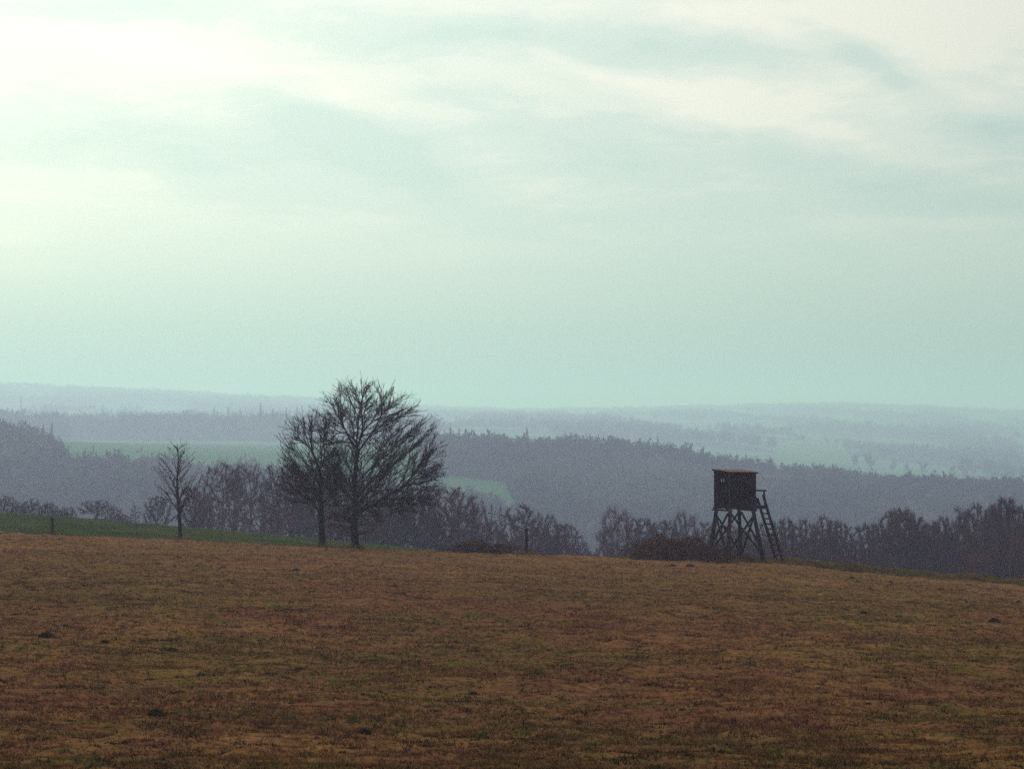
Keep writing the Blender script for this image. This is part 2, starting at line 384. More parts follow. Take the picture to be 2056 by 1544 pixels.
v, f = grid(XX, YY, ZZ)
wd = wood_mask(v[:, 0].astype(float), v[:, 1].astype(float))
wd = np.where((v[:, 1] < 340), 1, wd)
tag(link('valley_terrain', mesh_np('valley_terrain', v, f, m_valley, True, {'wood': wd})), 'rolling valley of green fields and wooded ground fading into haze', kind='structure')

# ------------------------------------------------------------------ grass on the field (stuff)
rng = np.random.default_rng(3)
def blades(x, Y, z, h_, w_, lean=.5, per=3, rng=rng):
    n = len(x); V = np.zeros((n, per, 3, 3)); T = np.zeros((n, per, 3))
    base = np.stack([x, Y, z], -1)
    tnt = rng.random((n, 1))
    for k in range(per):
        a = rng.random(n) * 2 * math.pi; ca, sa = np.cos(a), np.sin(a)
        off = np.stack([rng.normal(0, 1, n) * w_ * .8, rng.normal(0, 1, n) * w_ * .8, 0 * a - .01], -1)
        wv = np.stack([ca, sa * .3, 0 * a], -1) * (w_ * .5)[:, None]
        hh = h_ * (.6 + .8 * rng.random(n))
        tip = np.stack([rng.normal(0, lean, n) * hh, rng.normal(0, lean, n) * hh, hh], -1)
        V[:, k, 0] = base + off - wv; V[:, k, 1] = base + off + wv; V[:, k, 2] = base + off + tip
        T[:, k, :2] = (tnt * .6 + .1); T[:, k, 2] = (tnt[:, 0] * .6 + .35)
    V = V.reshape(-1, 3); f = np.arange(len(V)).reshape(-1, 3)
    return V, f, T.ravel()
n = 190000
q = rng.random(n)
Yb = 1 / (1 / 37 + q * (1 / 160.5 - 1 / 37))        # even in the angle
Yb = np.where(rng.random(n) < .35, 60 + rng.random(n) * 100.5, Yb)
xb = (rng.random(n) * 2 - 1) * (Yb * .195 + 1)
keep = fbm(xb, Yb, .8, 3, 9) + .25 * rng.random(n) > .50
xb, Yb = xb[keep], Yb[keep]
zb = hgt(xb, Yb) + bumps(xb, Yb)
dens = fbm(xb, Yb, 2.2, 3, 55)
hb = (.028 + .045 * np.clip(dens - .35, 0, 1) * 2 + .03 * rng.random(len(xb))) 
wbw = .012 + Yb * .00022
V, f, T = blades(xb, Yb, zb, hb, wbw, .7, 3)
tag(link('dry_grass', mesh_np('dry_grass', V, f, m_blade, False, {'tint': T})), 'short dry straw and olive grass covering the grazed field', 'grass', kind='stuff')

n = 1500
Yc_ = 1 / (1 / 38 + rng.random(n) * (1 / 158 - 1 / 38)); xc_ = (rng.random(n) * 2 - 1) * (Yc_ * .19)
nb = 16; rr_ = (.05 + .13 * rng.random(n) ** 2)
xb = np.repeat(xc_, nb) + rng.normal(0, 1, n * nb) * np.repeat(rr_, nb); Yb = np.clip(np.repeat(Yc_, nb) + rng.normal(0, 1, n * nb) * np.repeat(rr_, nb), 36, 160)
zb = hgt(xb, Yb) + bumps(xb, Yb)
V, f, T = blades(xb, Yb, zb, np.repeat(.03 + rr_ * .42, nb) * (.5 + .6 * rng.random(n * nb)), .014 + Yb * .00022, .45, 2)
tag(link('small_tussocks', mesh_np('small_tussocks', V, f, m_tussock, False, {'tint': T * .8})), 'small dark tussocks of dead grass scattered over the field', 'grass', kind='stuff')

# far edge: rough verge along the right-hand crest
pxs = np.linspace(1380, 2500, 700)
Yc = 160.2
xs = at(pxs, Yc); base = hgt(xs, np.full_like(xs, Yc))
amt = sm(pxs, 1400, 1640)
top = (.10 + .24 * amt) * (.62 + .75 * fbm(xs, xs * 0, 1.6, 3, 66))
prof = np.linspace(-1, 1, 9)
XX = np.repeat(xs[:, None], 9, 1); YY = Yc + prof[None] * 1.1 + (fbm(xs, xs * 0 + 4, 3, 2, 8)[:, None] - .5) * .6
ZZ = hgt(XX.ravel(), YY.ravel()).reshape(XX.shape) + top[:, None] * np.clip(np.cos(prof * math.pi / 2), 0, 1)[None] ** .6 + (fbm(XX, YY, .35, 2, 12) - .5) * .12 - .04
v1, f1 = grid(XX, YY, ZZ)
n = 16000
pb = 1380 + rng.random(n) * 760; xb = at(pb, Yc); pr = rng.random(n) * 2 - 1; Yb = Yc + pr * 1.0
zb = hgt(xb, Yb) + np.interp(pb, pxs, top) * np.cos(pr * 1.5) ** .6
V, f, T = blades(xb, Yb, zb - .03, np.full(n, .12) * (.5 + fbm(xb, xb * 0, .9, 2, 5)), np.full(n, .05), .6, 3)
tv = np.concatenate([np.full(len(v1), .3), T])
f1t = np.concatenate([f1[:, [0, 1, 2]], f1[:, [0, 2, 3]]])
tag(link('verge_grass', mesh_np('verge_grass', np.concatenate([v1, V]), np.concatenate([f1t, f + len(v1)]), m_verge, False, {'tint': tv})),
    'low rough olive grass bank along the right crest of the field', 'grass', kind='stuff')

# ------------------------------------------------------------------ tubes
def prisms(P0, P1, R0, R1, sides):
    """tapered prisms for many segments at once"""
    P0, P1 = np.asarray(P0, float), np.asarray(P1, float); n = len(P0)
    d = P1 - P0; L = np.linalg.norm(d, axis=1, keepdims=True) + 1e-9; d = d / L
    ref = np.where(abs(d[:, 2:3]) < .9, np.array([[0, 0, 1.]]), np.array([[1., 0, 0]]))
    a = np.cross(d, ref); a /= np.linalg.norm(a, axis=1, keepdims=True) + 1e-9; b_ = np.cross(d, a)
    V = np.zeros((n, 2, sides, 3))
    for k in range(sides):
        th = 2 * math.pi * k / sides; o = a * math.cos(th) + b_ * math.sin(th)
        V[:, 0, k] = P0 + o * np.asarray(R0)[:, None]; V[:, 1, k] = P1 + o * np.asarray(R1)[:, None]
    base = (np.arange(n) * 2 * sides)[:, None]
    f = []
    for k in range(sides):
        k2 = (k + 1) % sides
        f.append(np.concatenate([base + k, base + k2, base + sides + k2, base + sides + k], 1))
    return V.reshape(-1, 3), np.concatenate(f)
def join(parts):
    V, Fc, o = [], [], 0
    for v_, f_ in parts:
        V.append(v_); Fc.append(f_ + o); o += len(v_)
    return np.concatenate(V), np.concatenate(Fc)

# ------------------------------------------------------------------ bare trees: branches grow to fill a crown
def colonise(att, trunk, D=.16, kill=.26, infl=1.8, up=.10, keep_dir=.35, iters=220, seed=0):
    rg = np.random.default_rng(seed)
    P = [np.array(p, float) for p in trunk]; par = [-1] + list(range(len(trunk) - 1))
    Dr = [np.array([0, 0, 1.])] + [(lambda q: q / np.linalg.norm(q))(P[i] - P[i - 1]) for i in range(1, len(P))]
    kids = [0] * len(P)
    for i in range(1, len(P)): kids[i - 1] += 1
    att = att.copy(); nd = np.full(len(att), 1e9); ni = np.zeros(len(att), int)
    def upd(i0):
        nonlocal nd, ni
        for i in range(i0, len(P)):
            dd = np.linalg.norm(att - P[i], axis=1); m_ = dd < nd; nd[m_] = dd[m_]; ni[m_] = i
    upd(0)
    for it in range(iters):
        if not len(att): break
        act = nd < infl
        if not act.any(): act = nd <= nd.min() + .5
        i0 = len(P); ids = np.unique(ni[act])
        for i in ids:
            if kids[i] > 3: continue
            a = att[act & (ni == i)] - P[i]; a /= np.linalg.norm(a, axis=1, keepdims=True) + 1e-9
            g = a.mean(0); g /= np.linalg.norm(g) + 1e-9
            g = g + Dr[i] * keep_dir + np.array([0, 0, up]) + rg.normal(0, .10, 3)
            g /= np.linalg.norm(g)
            P.append(P[i] + g * D); par.append(i); Dr.append(g); kids.append(0); kids[i] += 1
        if len(P) == i0: break
        upd(i0)
        k = nd > kill; att, nd, ni = att[k], nd[k], ni[k]
        if len(P) > 14000: break
    return np.array(P), np.array(par), np.array(Dr)
def radiate(tg, trunk, zlo, zhi, slope, whorl, sectors, seed=0, seg=.22, droop=.12, wig=.010):
    """limbs fork again and again towards end points spread through the crown"""
    rg = np.random.default_rng(seed)
    P = [np.array(p, float) for p in trunk]; par = [-1] + list(range(len(trunk) - 1))
    Dr = [np.array([0, 0, 1.])] * len(P)
    tz = np.array([p[2] for p in P])
    def path(i0, d0, end):
        """curve from node i0 (leaving along d0) to end; returns last node and its direction"""
        p0 = P[i0]; L = np.linalg.norm(end - p0); n_ = max(1, int(round(L / seg)))
        c1 = p0 + d0 * L * .33; prev = i0; last = p0
        for k in range(1, n_ + 1):
            t_ = k / n_; q_ = (1 - t_) ** 2 * p0 + 2 * t_ * (1 - t_) * c1 + t_ * t_ * end
            if k < n_: q_ = q_ + rg.normal(0, wig * min(1, L), 3)
            d_ = q_ - last; d_ /= np.linalg.norm(d_) + 1e-9
            P.append(q_); par.append(prev); Dr.append(d_); prev = len(P) - 1; last = q_
        return prev, Dr[prev]
    def rec(i0, d0, T_):
        if len(T_) == 1:
            path(i0, d0, T_[0]); return
        c = T_.mean(0); X_ = T_ - c
        ax = np.linalg.svd(X_, full_matrices=False)[2][0] if len(T_) > 2 else X_[0] / (np.linalg.norm(X_[0]) + 1e-9)
        pr = X_ @ ax; o_ = np.argsort(pr); k = int(np.clip(round(len(T_) * rg.uniform(.25, .75)), 1, len(T_) - 1))
        near = min(np.linalg.norm(T_ - P[i0], axis=1)); Lc = np.linalg.norm(c - P[i0])
        f_ = rg.uniform(.20, .34); step_ = min(f_ * Lc, .8 * near)
        g = (c - P[i0]) / (Lc + 1e-9); e_ = P[i0] + (g * .72 + d0 * .28) * step_
        if step_ > .07: i1, d1 = path(i0, d0, e_)
        else: i1, d1 = i0, d0
        rec(i1, d1, T_[o_[:k]]); rec(i1, d1, T_[o_[k:]])
    base = P[-1] * 0; 
    hx = tg[:, 0] - P[len(P) // 2][0]; hy = tg[:, 1]; hor = np.hypot(hx, hy); ang = np.arctan2(hy, hx)
    oz = np.clip(tg[:, 2] - slope * hor + rg.normal(0, .12, len(tg)), zlo, zhi)
    w_ = np.floor((oz - zlo) / whorl).astype(int); off = rg.uniform(0, 6.28, w_.max() + 2)
    sec = np.floor(((ang + off[w_]) % 6.2832) / 6.2832 * sectors).astype(int)
    topmost = w_ == w_.max(); sec[topmost] = rg.integers(0, 1, topmost.sum())
    for key in sorted(set(zip(w_, sec))):
        m_ = (w_ == key[0]) & (sec == key[1]); T_ = tg[m_]
        o_ = zlo + (key[0] + rg.uniform(.1, .9)) * whorl; o_ = min(o_, zhi) if key[0] < w_.max() else tz[-1]
        i0 = int(np.argmin(abs(tz - o_))); c = T_.mean(0) - P[i0]; c /= np.linalg.norm(c) + 1e-9
        d0 = c + np.array([0, 0, .25 if key[0] < w_.max() else .3]); d0 /= np.linalg.norm(d0)
        rec(i0, d0, T_)
    return np.array(P), np.array(par), np.array(Dr)
def radii(P, par, r_tip, r_base, n_trunk):
    n = len(P); cnt = np.zeros(n); has = np.zeros(n, bool); has[par[1:]] = True
    cnt[~has] = 1
    for i in range(n - 1, 0, -1): cnt[par[i]] += cnt[i]
    e = math.log(r_base / r_tip) / math.log(max(cnt[0], 2))
    return r_tip * cnt ** e, cnt
def bare_tree(name, att, trunk, r_tip, r_base, D, kill, infl, up, twig_n, twig_len, seed, barkm, twigm, limbs=True, twig_r=.008, loc=(0, 0, 0), keep_dir=.35, twig_up=.35, rad=None):
    if rad: P, par, Dr = radiate(att, trunk, *rad, seed=seed)
    else: P, par, Dr = colonise(att, trunk, D, kill, infl, up, keep_dir, seed=seed)
    r, cnt = radii(P, par, r_tip, r_base, len(trunk)); r[0] = max(r[0], r_base)
    rg = np.random.default_rng(seed + 1)
    idx = np.arange(1, len(P)); nt_ = len(trunk)
    flare = np.ones(len(P)); hz = P[:, 2] - P[0, 2]
    flare[:nt_] = 1 + .7 * np.exp(-hz[:nt_] / .22)
    root = empty(name, loc)
    # trunk
    ti = idx[idx < nt_]
    v1, f1 = prisms(P[par[ti]] , P[ti], r[par[ti]] * flare[par[ti]], r[ti] * flare[ti], 9)
    link('trunk', mesh_np('trunk', v1, f1, barkm, True), root)
    # limb ownership
    owner = np.full(len(P), -1)
    for i in range(nt_, len(P)):
        owner[i] = i if par[i] < nt_ else owner[par[i]]
    ext = (P[idx] - P[par[idx]]) * .08
    rp = np.minimum(r[par[idx]], r[idx] * 1.35); 
    fine_ = np.ones(len(idx), bool); fine_[idx < nt_] = False
    if limbs:
        for o_ in np.unique(owner[owner >= 0]):
            m_ = (owner[idx] == o_) & (r[idx] > r_base * .20)
            if m_.sum() < 3: continue
            v2, f2 = prisms(P[par[idx[m_]]], P[idx[m_]] + ext[m_], rp[m_], r[idx[m_]], 6)
            link('limb', mesh_np('limb', v2, f2, barkm, True), root); fine_[m_] = False
    j = idx[fine_]
    parts = [prisms(P[par[j]], P[j] + ext[fine_], rp[fine_], r[j], 4 if limbs else 3)]
    # twigs
    thin = np.where((cnt <= 14) & (np.arange(len(P)) >= nt_))[0]
    pick = rg.choice(thin, twig_n)
    side_ = rg.normal(0, 1, (twig_n, 3)); side_ /= np.linalg.norm(side_, axis=1, keepdims=True)
    g = Dr[pick] * .9 + side_ * .52 + np.array([0, 0, twig_up]); g /= np.linalg.norm(g, axis=1, keepdims=True)
    L = twig_len * (.45 + .8 * rg.random(twig_n))[:, None]
    a0 = P[pick]; a1 = a0 + g * L * .5; g2 = g + rg.normal(0, .12, g.shape) + np.array([0, 0, .12]); g2 /= np.linalg.norm(g2, axis=1, keepdims=True)
    a2 = a1 + g2 * L * .5
    tr = np.full(twig_n, twig_r)
    parts += [prisms(a0, a1, tr * 1.2, tr, 3), prisms(a1, a2, tr, tr * .4, 3)]
    g3 = g + rg.normal(0, .42, g.shape); g3 /= np.linalg.norm(g3, axis=1, keepdims=True)
    parts += [prisms(a1, a1 + g3 * L * .35, tr * .8, tr * .4, 3)]
    v3, f3 = join(parts)
    link('crown', mesh_np('crown', v3, f3, twigm), root)
    return root
def ell_points(n, cx, cy, cz, rx, ry, rz, seed, shell=.0, zmin=None, cut=None):
    rg = np.random.default_rng(seed); out = []
    while len(out) < n:
        p = rg.uniform(-1, 1, (n * 3, 3)); q = (p ** 2).sum(1)
        p = p[(q < 1) & (q > shell)]
        p = p * np.array([rx, ry, rz]) + np.array([cx, cy, cz])
        if zmin is not None: p = p[p[:, 2] > zmin]
        if cut is not None: p = p[cut(p)]
        out = p if len(out) == 0 else np.concatenate([out, p])
    return out[:n]
def trunk_line(h_, lean=(0, 0), step=.16, wob=.02, seed=0):
    rg = np.random.default_rng(seed); n = int(h_ / step) + 1; p = []
    x = y = 0
    for i in range(n):
        p.append((x + lean[0] * i / n, y + lean[1] * i / n, -.12 + i * step)); x += rg.normal(0, wob); y += rg.normal(0, wob)
    return p

YT = 157.6; SC = YT / F
def tree_loc(px, Y): return (at(px, Y), Y, ground(at(px, Y), Y))
# large oak-like tree
def crown_targets(parts, seed):
    return np.concatenate([ell_points(*p[:8], seed + i, p[8], **p[9]) for i, p in enumerate(parts)])
gz = tree_loc(712, YT)
envb = lambda p: (p[:, 2] < 9.35 - .13 * (p[:, 0] - .2) ** 2) & (p[:, 2] > 1.2 + .16 * np.abs(p[:, 0]))
A = np.concatenate([
    ell_points(1000, 1.05, 0, 4.9, 4.0, 3.7, 4.35, 1, .42, zmin=1.3, cut=lambda p: envb(p) & (p[:, 0] > -1.6)),
    ell_points(480, .1, .0, 5.9, 2.8, 3.0, 3.45, 2, .25, zmin=2.6, cut=envb),
    ell_points(190, 3.0, 0, 3.4, 2.1, 2.4, 1.9, 12, .2, zmin=1.4)])
big = bare_tree('bare_oak_tree', A, trunk_line(4.3, (.05, 0), seed=3), .0075, .20, .15, .25, 1.7, .16, 14000, .37, 5, m_bark, m_twig, loc=gz, twig_r=.0065, twig_up=.15, rad=(1.35, 4.1, .95, .55, 4))
tag(big, 'largest leafless tree, broad rounded crown reaching right, on the field edge', 'tree', 'leafless trees standing along the field edge')
gz = tree_loc(648, YT)
A = np.concatenate([ell_points(420, -.70, -.1, 4.7, 1.95, 2.2, 2.95, 6, .25, zmin=1.5, cut=lambda p: (p[:, 0] < 1.1)),
                    ell_points(90, -1.5, 0, 3.5, 1.5, 1.5, 1.3, 8, zmin=2.0), ell_points(70, .7, 0, 4.2, .8, 1.2, 1.8, 9)])
t2 = bare_tree('bare_oak_tree', A, trunk_line(3.9, (-.06, 0), wob=.012, seed=4), .008, .17, .15, .27, 1.7, .14, 4600, .37, 15, m_bark, m_twig, loc=gz, twig_r=.0065, twig_up=.15, rad=(1.5, 3.8, 1.15, .5, 3))
tag(t2, 'second-tallest leafless tree, close beside the largest one on its left', 'tree', 'leafless trees standing along the field edge')
gz = tree_loc(362, 158.5)
A = ell_points(125, -.08, 0, 3.45, 1.4, 1.1, 2.0, 16, .15, zmin=2.0)
t3 = bare_tree('bare_young_tree', A, trunk_line(4.9, (-.08, 0), step=.13, wob=.012, seed=5), .009, .105, .13, .24, 1.1, .40, 480, .30, 25, m_bark, m_twig, loc=gz, twig_r=.0065, rad=(1.05, 4.6, 1.55, .28, 2))
tag(t3, 'slender young leafless tree standing alone at the left field edge', 'tree', 'leafless trees standing along the field edge')

# dead leaves held on the low sprouts round the big tree
rg = np.random.default_rng(31)
def leaf_tris(pts, size, rg):
    n = len(pts); a = rg.normal(0, 1, (n, 3)); a /= np.linalg.norm(a, axis=1, keepdims=True)
    b_ = rg.normal(0, 1, (n, 3)); b_ = np.cross(a, b_); b_ /= np.linalg.norm(b_, axis=1, keepdims=True) + 1e-9
    s_ = size * (.6 + .8 * rg.random((n, 1)))
    V = np.stack([pts - b_ * s_ * .4, pts + b_ * s_ * .4, pts + a * s_, ], 1).reshape(-1, 3)
    return V, np.arange(3 * n).reshape(-1, 3)
cl_ = []
sprs = []
for (cx, cz, rx, rz, k) in ((-.95, 1.75, .7, .42, 230), (-.55, 1.0, .6, .2, 120), (-1.3, 1.2, .4, .25, 60), (.45, 1.35, .45, .14, 70), (.8, .95, .7, .16, 90), (-.5, 2.2, .4, .2, 70)):
    p = rg.normal(0, .45, (k, 3)) * np.array([rx, .5, rz]) + np.array([cx, -.1, cz]); cl_.append(p)
    for q_ in p[::6]: sprs.append(((0, 0, max(.4, q_[2] - .25)), q_))
v_, f_ = leaf_tris(np.concatenate(cl_), .085, rg)
link('dead_leaf', mesh_np('dead_leaf', v_, f_, m_dead), big)['kind'] = 'stuff'
P0 = np.array([s_[0] for s_ in sprs]); P1 = np.array([s_[1] for s_ in sprs])
v_, f_ = prisms(P0, P1, np.full(len(P0), .012), np.full(len(P0), .005), 3)
link('sprout', mesh_np('sprout', v_, f_, m_twig), big)

# ------------------------------------------------------------------ woodland trees beyond the field
protos = []
def proto(kind, seed):
    """unit-ish tree: 10 m high, crown 7 m across"""
    if kind == 'round':
        A_ = ell_points(420, 0, 0, 5.6, 3.4, 3.4, 4.4, seed, .05, zmin=1.4); tl = trunk_line(3.6, step=.34, wob=.05, seed=seed); tn, tl_ = 6000, .75
    elif kind == 'tall':
        A_ = ell_points(330, 0, 0, 6.0, 2.2, 2.2, 4.1, seed, .0, zmin=1.8); tl = trunk_line(5.5, step=.34, wob=.06, seed=seed); tn, tl_ = 2200, .9
    elif kind == 'vase':
        A_ = ell_points(360, 0, 0, 7.2, 3.6, 3.2, 2.9, seed, .0, zmin=3.2); tl = trunk_line(2.0, step=.34, wob=.05, seed=seed); tn, tl_ = 2200, .9
    elif kind == 'bush':
        A_ = ell_points(380, 0, 0, 4.6, 4.4, 4.0, 5.2, seed, .0, zmin=.5); tl = trunk_line(.8, step=.34, wob=.05, seed=seed); tn, tl_ = 6500, .8
    elif kind == 'wood':
        A_ = ell_points(430, 0, 0, 8.6, 2.9, 2.9, 5.6, seed, .05, zmin=2.6, cut=lambda p: p[:, 2] < 13.4 - .16 * (p[:, 0] ** 2 + p[:, 1] ** 2)); tl = trunk_line(6.0, step=.34, wob=.06, seed=seed); tn, tl_ = 8500, .7
    elif kind == 'under':
        A_ = ell_points(430, 0, 0, 5.6, 3.9, 3.6, 5.6, seed, .0, zmin=.8); tl = trunk_line(1.6, step=.34, wob=.06, seed=seed); tn, tl_ = 8000, .8
    else:
        A_ = ell_points(200, 0, 0, 6.5, 1.2, 1.2, 3.6, seed, .0, zmin=2.6); tl = trunk_line(7.5, step=.34, wob=.05, seed=seed); tn, tl_ = 700, .7
    r_ = bare_tree('bare_tree', A_, tl, .022, .20 if kind != 'thin' else .09, .34, .6, 3.0, .15, tn, tl_, seed, m_wbark, m_wtwig, limbs=False, twig_r=.013, twig_up=.05)
    return r_
P_ = {'round': [proto('round', 101), proto('round', 102), proto('round', 103)], 'tall': [proto('tall', 111), proto('tall', 112)],
      'vase': [proto('vase', 121), proto('vase', 122)], 'bush': [proto('bush', 131), proto('bush', 132)], 'thin': [proto('thin', 141)],
      'wood': [proto('wood', 151), proto('wood', 152), proto('wood', 153)], 'under': [proto('under', 161), proto('under', 162)]}
used = set()
def wood_tree(kind, px, topy, wpx, Y, label, group, sink=0):
    opts = P_[kind]; src = random.choice(opts)
    if id(src) in used: o = copy_tree(src)
    else: o = src; used.add(id(src))
    x = at(px, Y); z = float(hgt(x, Y)[0]) - .3
    h_ = -(topy - 830) / F * Y - z
    wd0 = {'round': 7.4, 'tall': 5.0, 'vase': 7.6, 'bush': 9.4, 'thin': 2.8, 'wood': 6.4, 'under': 8.2}[kind]
    sx = wpx / F * Y / wd0; sz = h_ / {'wood': 13.9, 'under': 11.4}.get(kind, 10.2)
    o.location = (x, Y, z); o.rotation_euler = (0, 0, random.uniform(0, 6.28)); o.scale = (sx, sx, sz)
    tag(o, label, 'tree', group)
    return o
G1, G2, G3, G4 = 'low trees behind the left meadow', 'tall trees behind the two large field trees', 'woodland trees between the large tree and the hunting stand', 'woodland trees right of the hunting stand'
L1 = 'small bare tree in the low row above the left green meadow'
for (k, px, ty, w, Y) in (('bush', 14, 992, 62, 285), ('bush', 62, 998, 60, 292), ('round', 98, 1006, 46, 283), ('bush', 135, 1014, 50, 290), ('bush', -45, 990, 70, 290), ('bush', 38, 1010, 60, 300),
                          ('vase', 192, 1003, 82, 286), ('round', 232, 1016, 40, 292), ('thin', 272, 1012, 26, 284), ('bush', 118, 1020, 60, 300), ('bush', 250, 1030, 50, 296), ('bush', 210, 1032, 70, 298)):
    wood_tree(k, px, ty, w, Y, L1, G1)
wood_tree('bush', 318, 988, 70, 283, 'dense bare bushy tree just left of the slender young tree', G1)
wood_tree('round', 385, 972, 78, 288, 'dense bare bushy tree directly behind the slender young tree', G1)
wood_tree('round', 405, 990, 60, 300, 'half hidden bare bush between young tree and the tall group', G1)
wood_tree('vase', 445, 926, 92, 282, 'leftmost of the tall bare trees between young tree and large pair', G2)
wood_tree('vase', 500, 930, 96, 290, 'wide bare tree in the tall group left of the large pair', G2)
wood_tree('tall', 470, 940, 60, 300, 'slim bare tree at the back of the tall group left of the large pair', G2)
wood_tree('tall', 545, 938, 62, 284, 'dark narrow tree next to the left side of the large pair', G2)
L2 = 'bare tree in the dark wood seen through the two large field trees'
for (k, px, ty, w, Y) in (('round', 420, 985, 70, 305), ('bush', 470, 1005, 90, 310), ('bush', 530, 985, 100, 305), ('round', 585, 925, 90, 288), ('round', 625, 930, 90, 296), ('tall', 600, 955, 70, 305), ('bush', 620, 990, 110, 300),
                          ('round', 680, 940, 95, 290), ('bush', 700, 985, 120, 300), ('round', 740, 965, 100, 288), ('round', 790, 975, 100, 292), ('bush', 770, 1000, 120, 305), ('round', 840, 975, 100, 287),
                          ('bush', 835, 1010, 120, 300), ('bush', 660, 1015, 110, 290), ('bush', 740, 1025, 120, 285), ('bush', 560, 1020, 90, 284)):
    wood_tree(k, px, ty, w, Y, L2, G2)
wood_tree('round', 905, 972, 140, 284, 'broad domed bare tree just right of the largest field tree', G3)
wood_tree('bush', 945, 990, 110, 290, 'rounded bare tree behind the small dark bramble', G3)
wood_tree('thin', 988, 1006, 20, 280, 'left of two thin upright saplings right of the domed tree', G3)
wood_tree('thin', 1003, 1010, 18, 283, 'right of two thin upright saplings right of the domed tree', G3)
wood_tree('round', 1050, 1010, 118, 290, 'rounded bare tree behind the tall thick fence post', G3)
wood_tree('vase', 1238, 1016, 105, 292, 'pale-stemmed spreading bare tree right of the gap in the wood', G3)
L3 = 'bare tree in the purple-brown wood left of the hunting stand'
for (k, px, ty, w, Y) in (('bush', 880, 1020, 110, 285), ('bush', 985, 1040, 100, 295), ('round', 1100, 1030, 90, 296), ('wood', 1135, 1045, 80, 300), ('bush', 1160, 1066, 80, 305), ('bush', 1060, 1060, 130, 283),
                          ('bush', 1120, 1075, 100, 290), ('bush', 930, 1060, 120, 280), ('bush', 1215, 1070, 70, 300), ('wood', 1285, 1030, 90, 300), ('wood', 1330, 1036, 90, 292), ('vase', 1375, 1024, 95, 296),
                          ('wood', 1425, 1038, 90, 300), ('bush', 1300, 1062, 120, 288), ('bush', 1370, 1065, 130, 286), ('bush', 1440, 1070, 120, 290), ('bush', 1240, 1085, 90, 284),
                          ('bush', 1180, 1098, 80, 284), ('wood', 1470, 1045, 90, 305)):
    wood_tree(k, px, ty, w, Y, L3, G3)
wood_tree('wood', 1655, 1026, 74, 286, 'dark-topped tree in the wood soon right of the stand ladder', G4)
wood_tree('wood', 1805, 1010, 130, 288, 'wide dome-shaped bare tree in the middle of the right-hand wood', G4)
wood_tree('wood', 2012, 988, 130, 284, 'tallest bare tree at the far right end of the wood', G4)
L4 = 'bare tree in the dense purple-brown wood right of the hunting stand'
for i, px in enumerate(range(1500, 2260, 38)):
    base = float(np.interp(px, [1500, 1560, 1620, 1740, 1800, 1870, 1920, 2000, 2260], [1046, 1036, 1030, 1036, 1016, 1020, 1002, 992, 985]))
    wood_tree(random.choice(['wood', 'wood', 'wood', 'under']), px + random.uniform(-9, 9), base + random.uniform(-4, 14), random.uniform(74, 112), random.uniform(288, 312), L4, G4)
for i, px in enumerate(range(1480, 2260, 50)):
    base = float(np.interp(px, [1500, 1620, 1740, 1920, 2260], [1066, 1056, 1060, 1035, 1015]))
    wood_tree('under', px + random.uniform(-12, 12), base + random.uniform(-4, 16), random.uniform(110, 140), random.uniform(272, 286), L4, G4)
for i, px in enumerate(range(1490, 2260, 56)):
    base = float(np.interp(px, [1500, 1620, 1740, 1920, 2260], [1100, 1100, 1105, 1085, 1065]))
    wood_tree('under', px + random.uniform(-12, 12), base + random.uniform(-8, 14), random.uniform(110, 140), random.uniform(255, 268), L4, G4)
for src in sum(P_.values(), []):
    if id(src) not in used:
        for ch in list(src.children): bpy.data.objects.remove(ch)
        bpy.data.objects.remove(src)

# ------------------------------------------------------------------ far woods (stuff): every tree a spray of upward boughs
def far_proto(rg, n_bough, conif=False):
    V = []
    if conif:
        for lev in range(6):
            z0 = .12 + lev * .145; r_ = .30 * (1 - lev / 6.6)
            for k in range(4):
                a = k * math.pi / 2 + lev * .8 + rg.normal(0, .2)
                p = np.array([math.cos(a) * r_, math.sin(a) * r_, z0]); q_ = np.array([-math.sin(a), math.cos(a), 0]) * r_ * .7
                V += [p - q_, p + q_, (0, 0, z0 + .24)]
    else:
        for k in range(n_bough):
            d = rg.normal(0, 1, 3); d /= np.linalg.norm(d); d[2] = abs(d[2]) * 1.0 - .25
            c = d * np.array([.33, .33, .42]) * (.55 + .5 * rg.random()) + np.array([0, 0, .52])
            b0 = c * np.array([.35, .35, .75]) + np.array([0, 0, -.03])
            s_ = rg.normal(0, .05, 3)
            V += [b0 - s_, b0 + s_ + rg.normal(0, .03, 3), c + rg.normal(0, .03, 3)]
            e = c + rg.normal(0, .055, 3)
            V += [c - rg.normal(0, .035, 3), c + rg.normal(0, .035, 3), e + np.array([0, 0, .03])]
        V += [(-.02, 0, 0), (.02, 0, 0), (0, 0, .5)]
    return np.array(V, float)
rgf = np.random.default_rng(8)
FP = [far_proto(rgf, 46) for _ in range(8)]; FPc = [far_proto(rgf, 0, True) for _ in range(3)]; FPs = [far_proto(rgf, 18) for _ in range(6)]
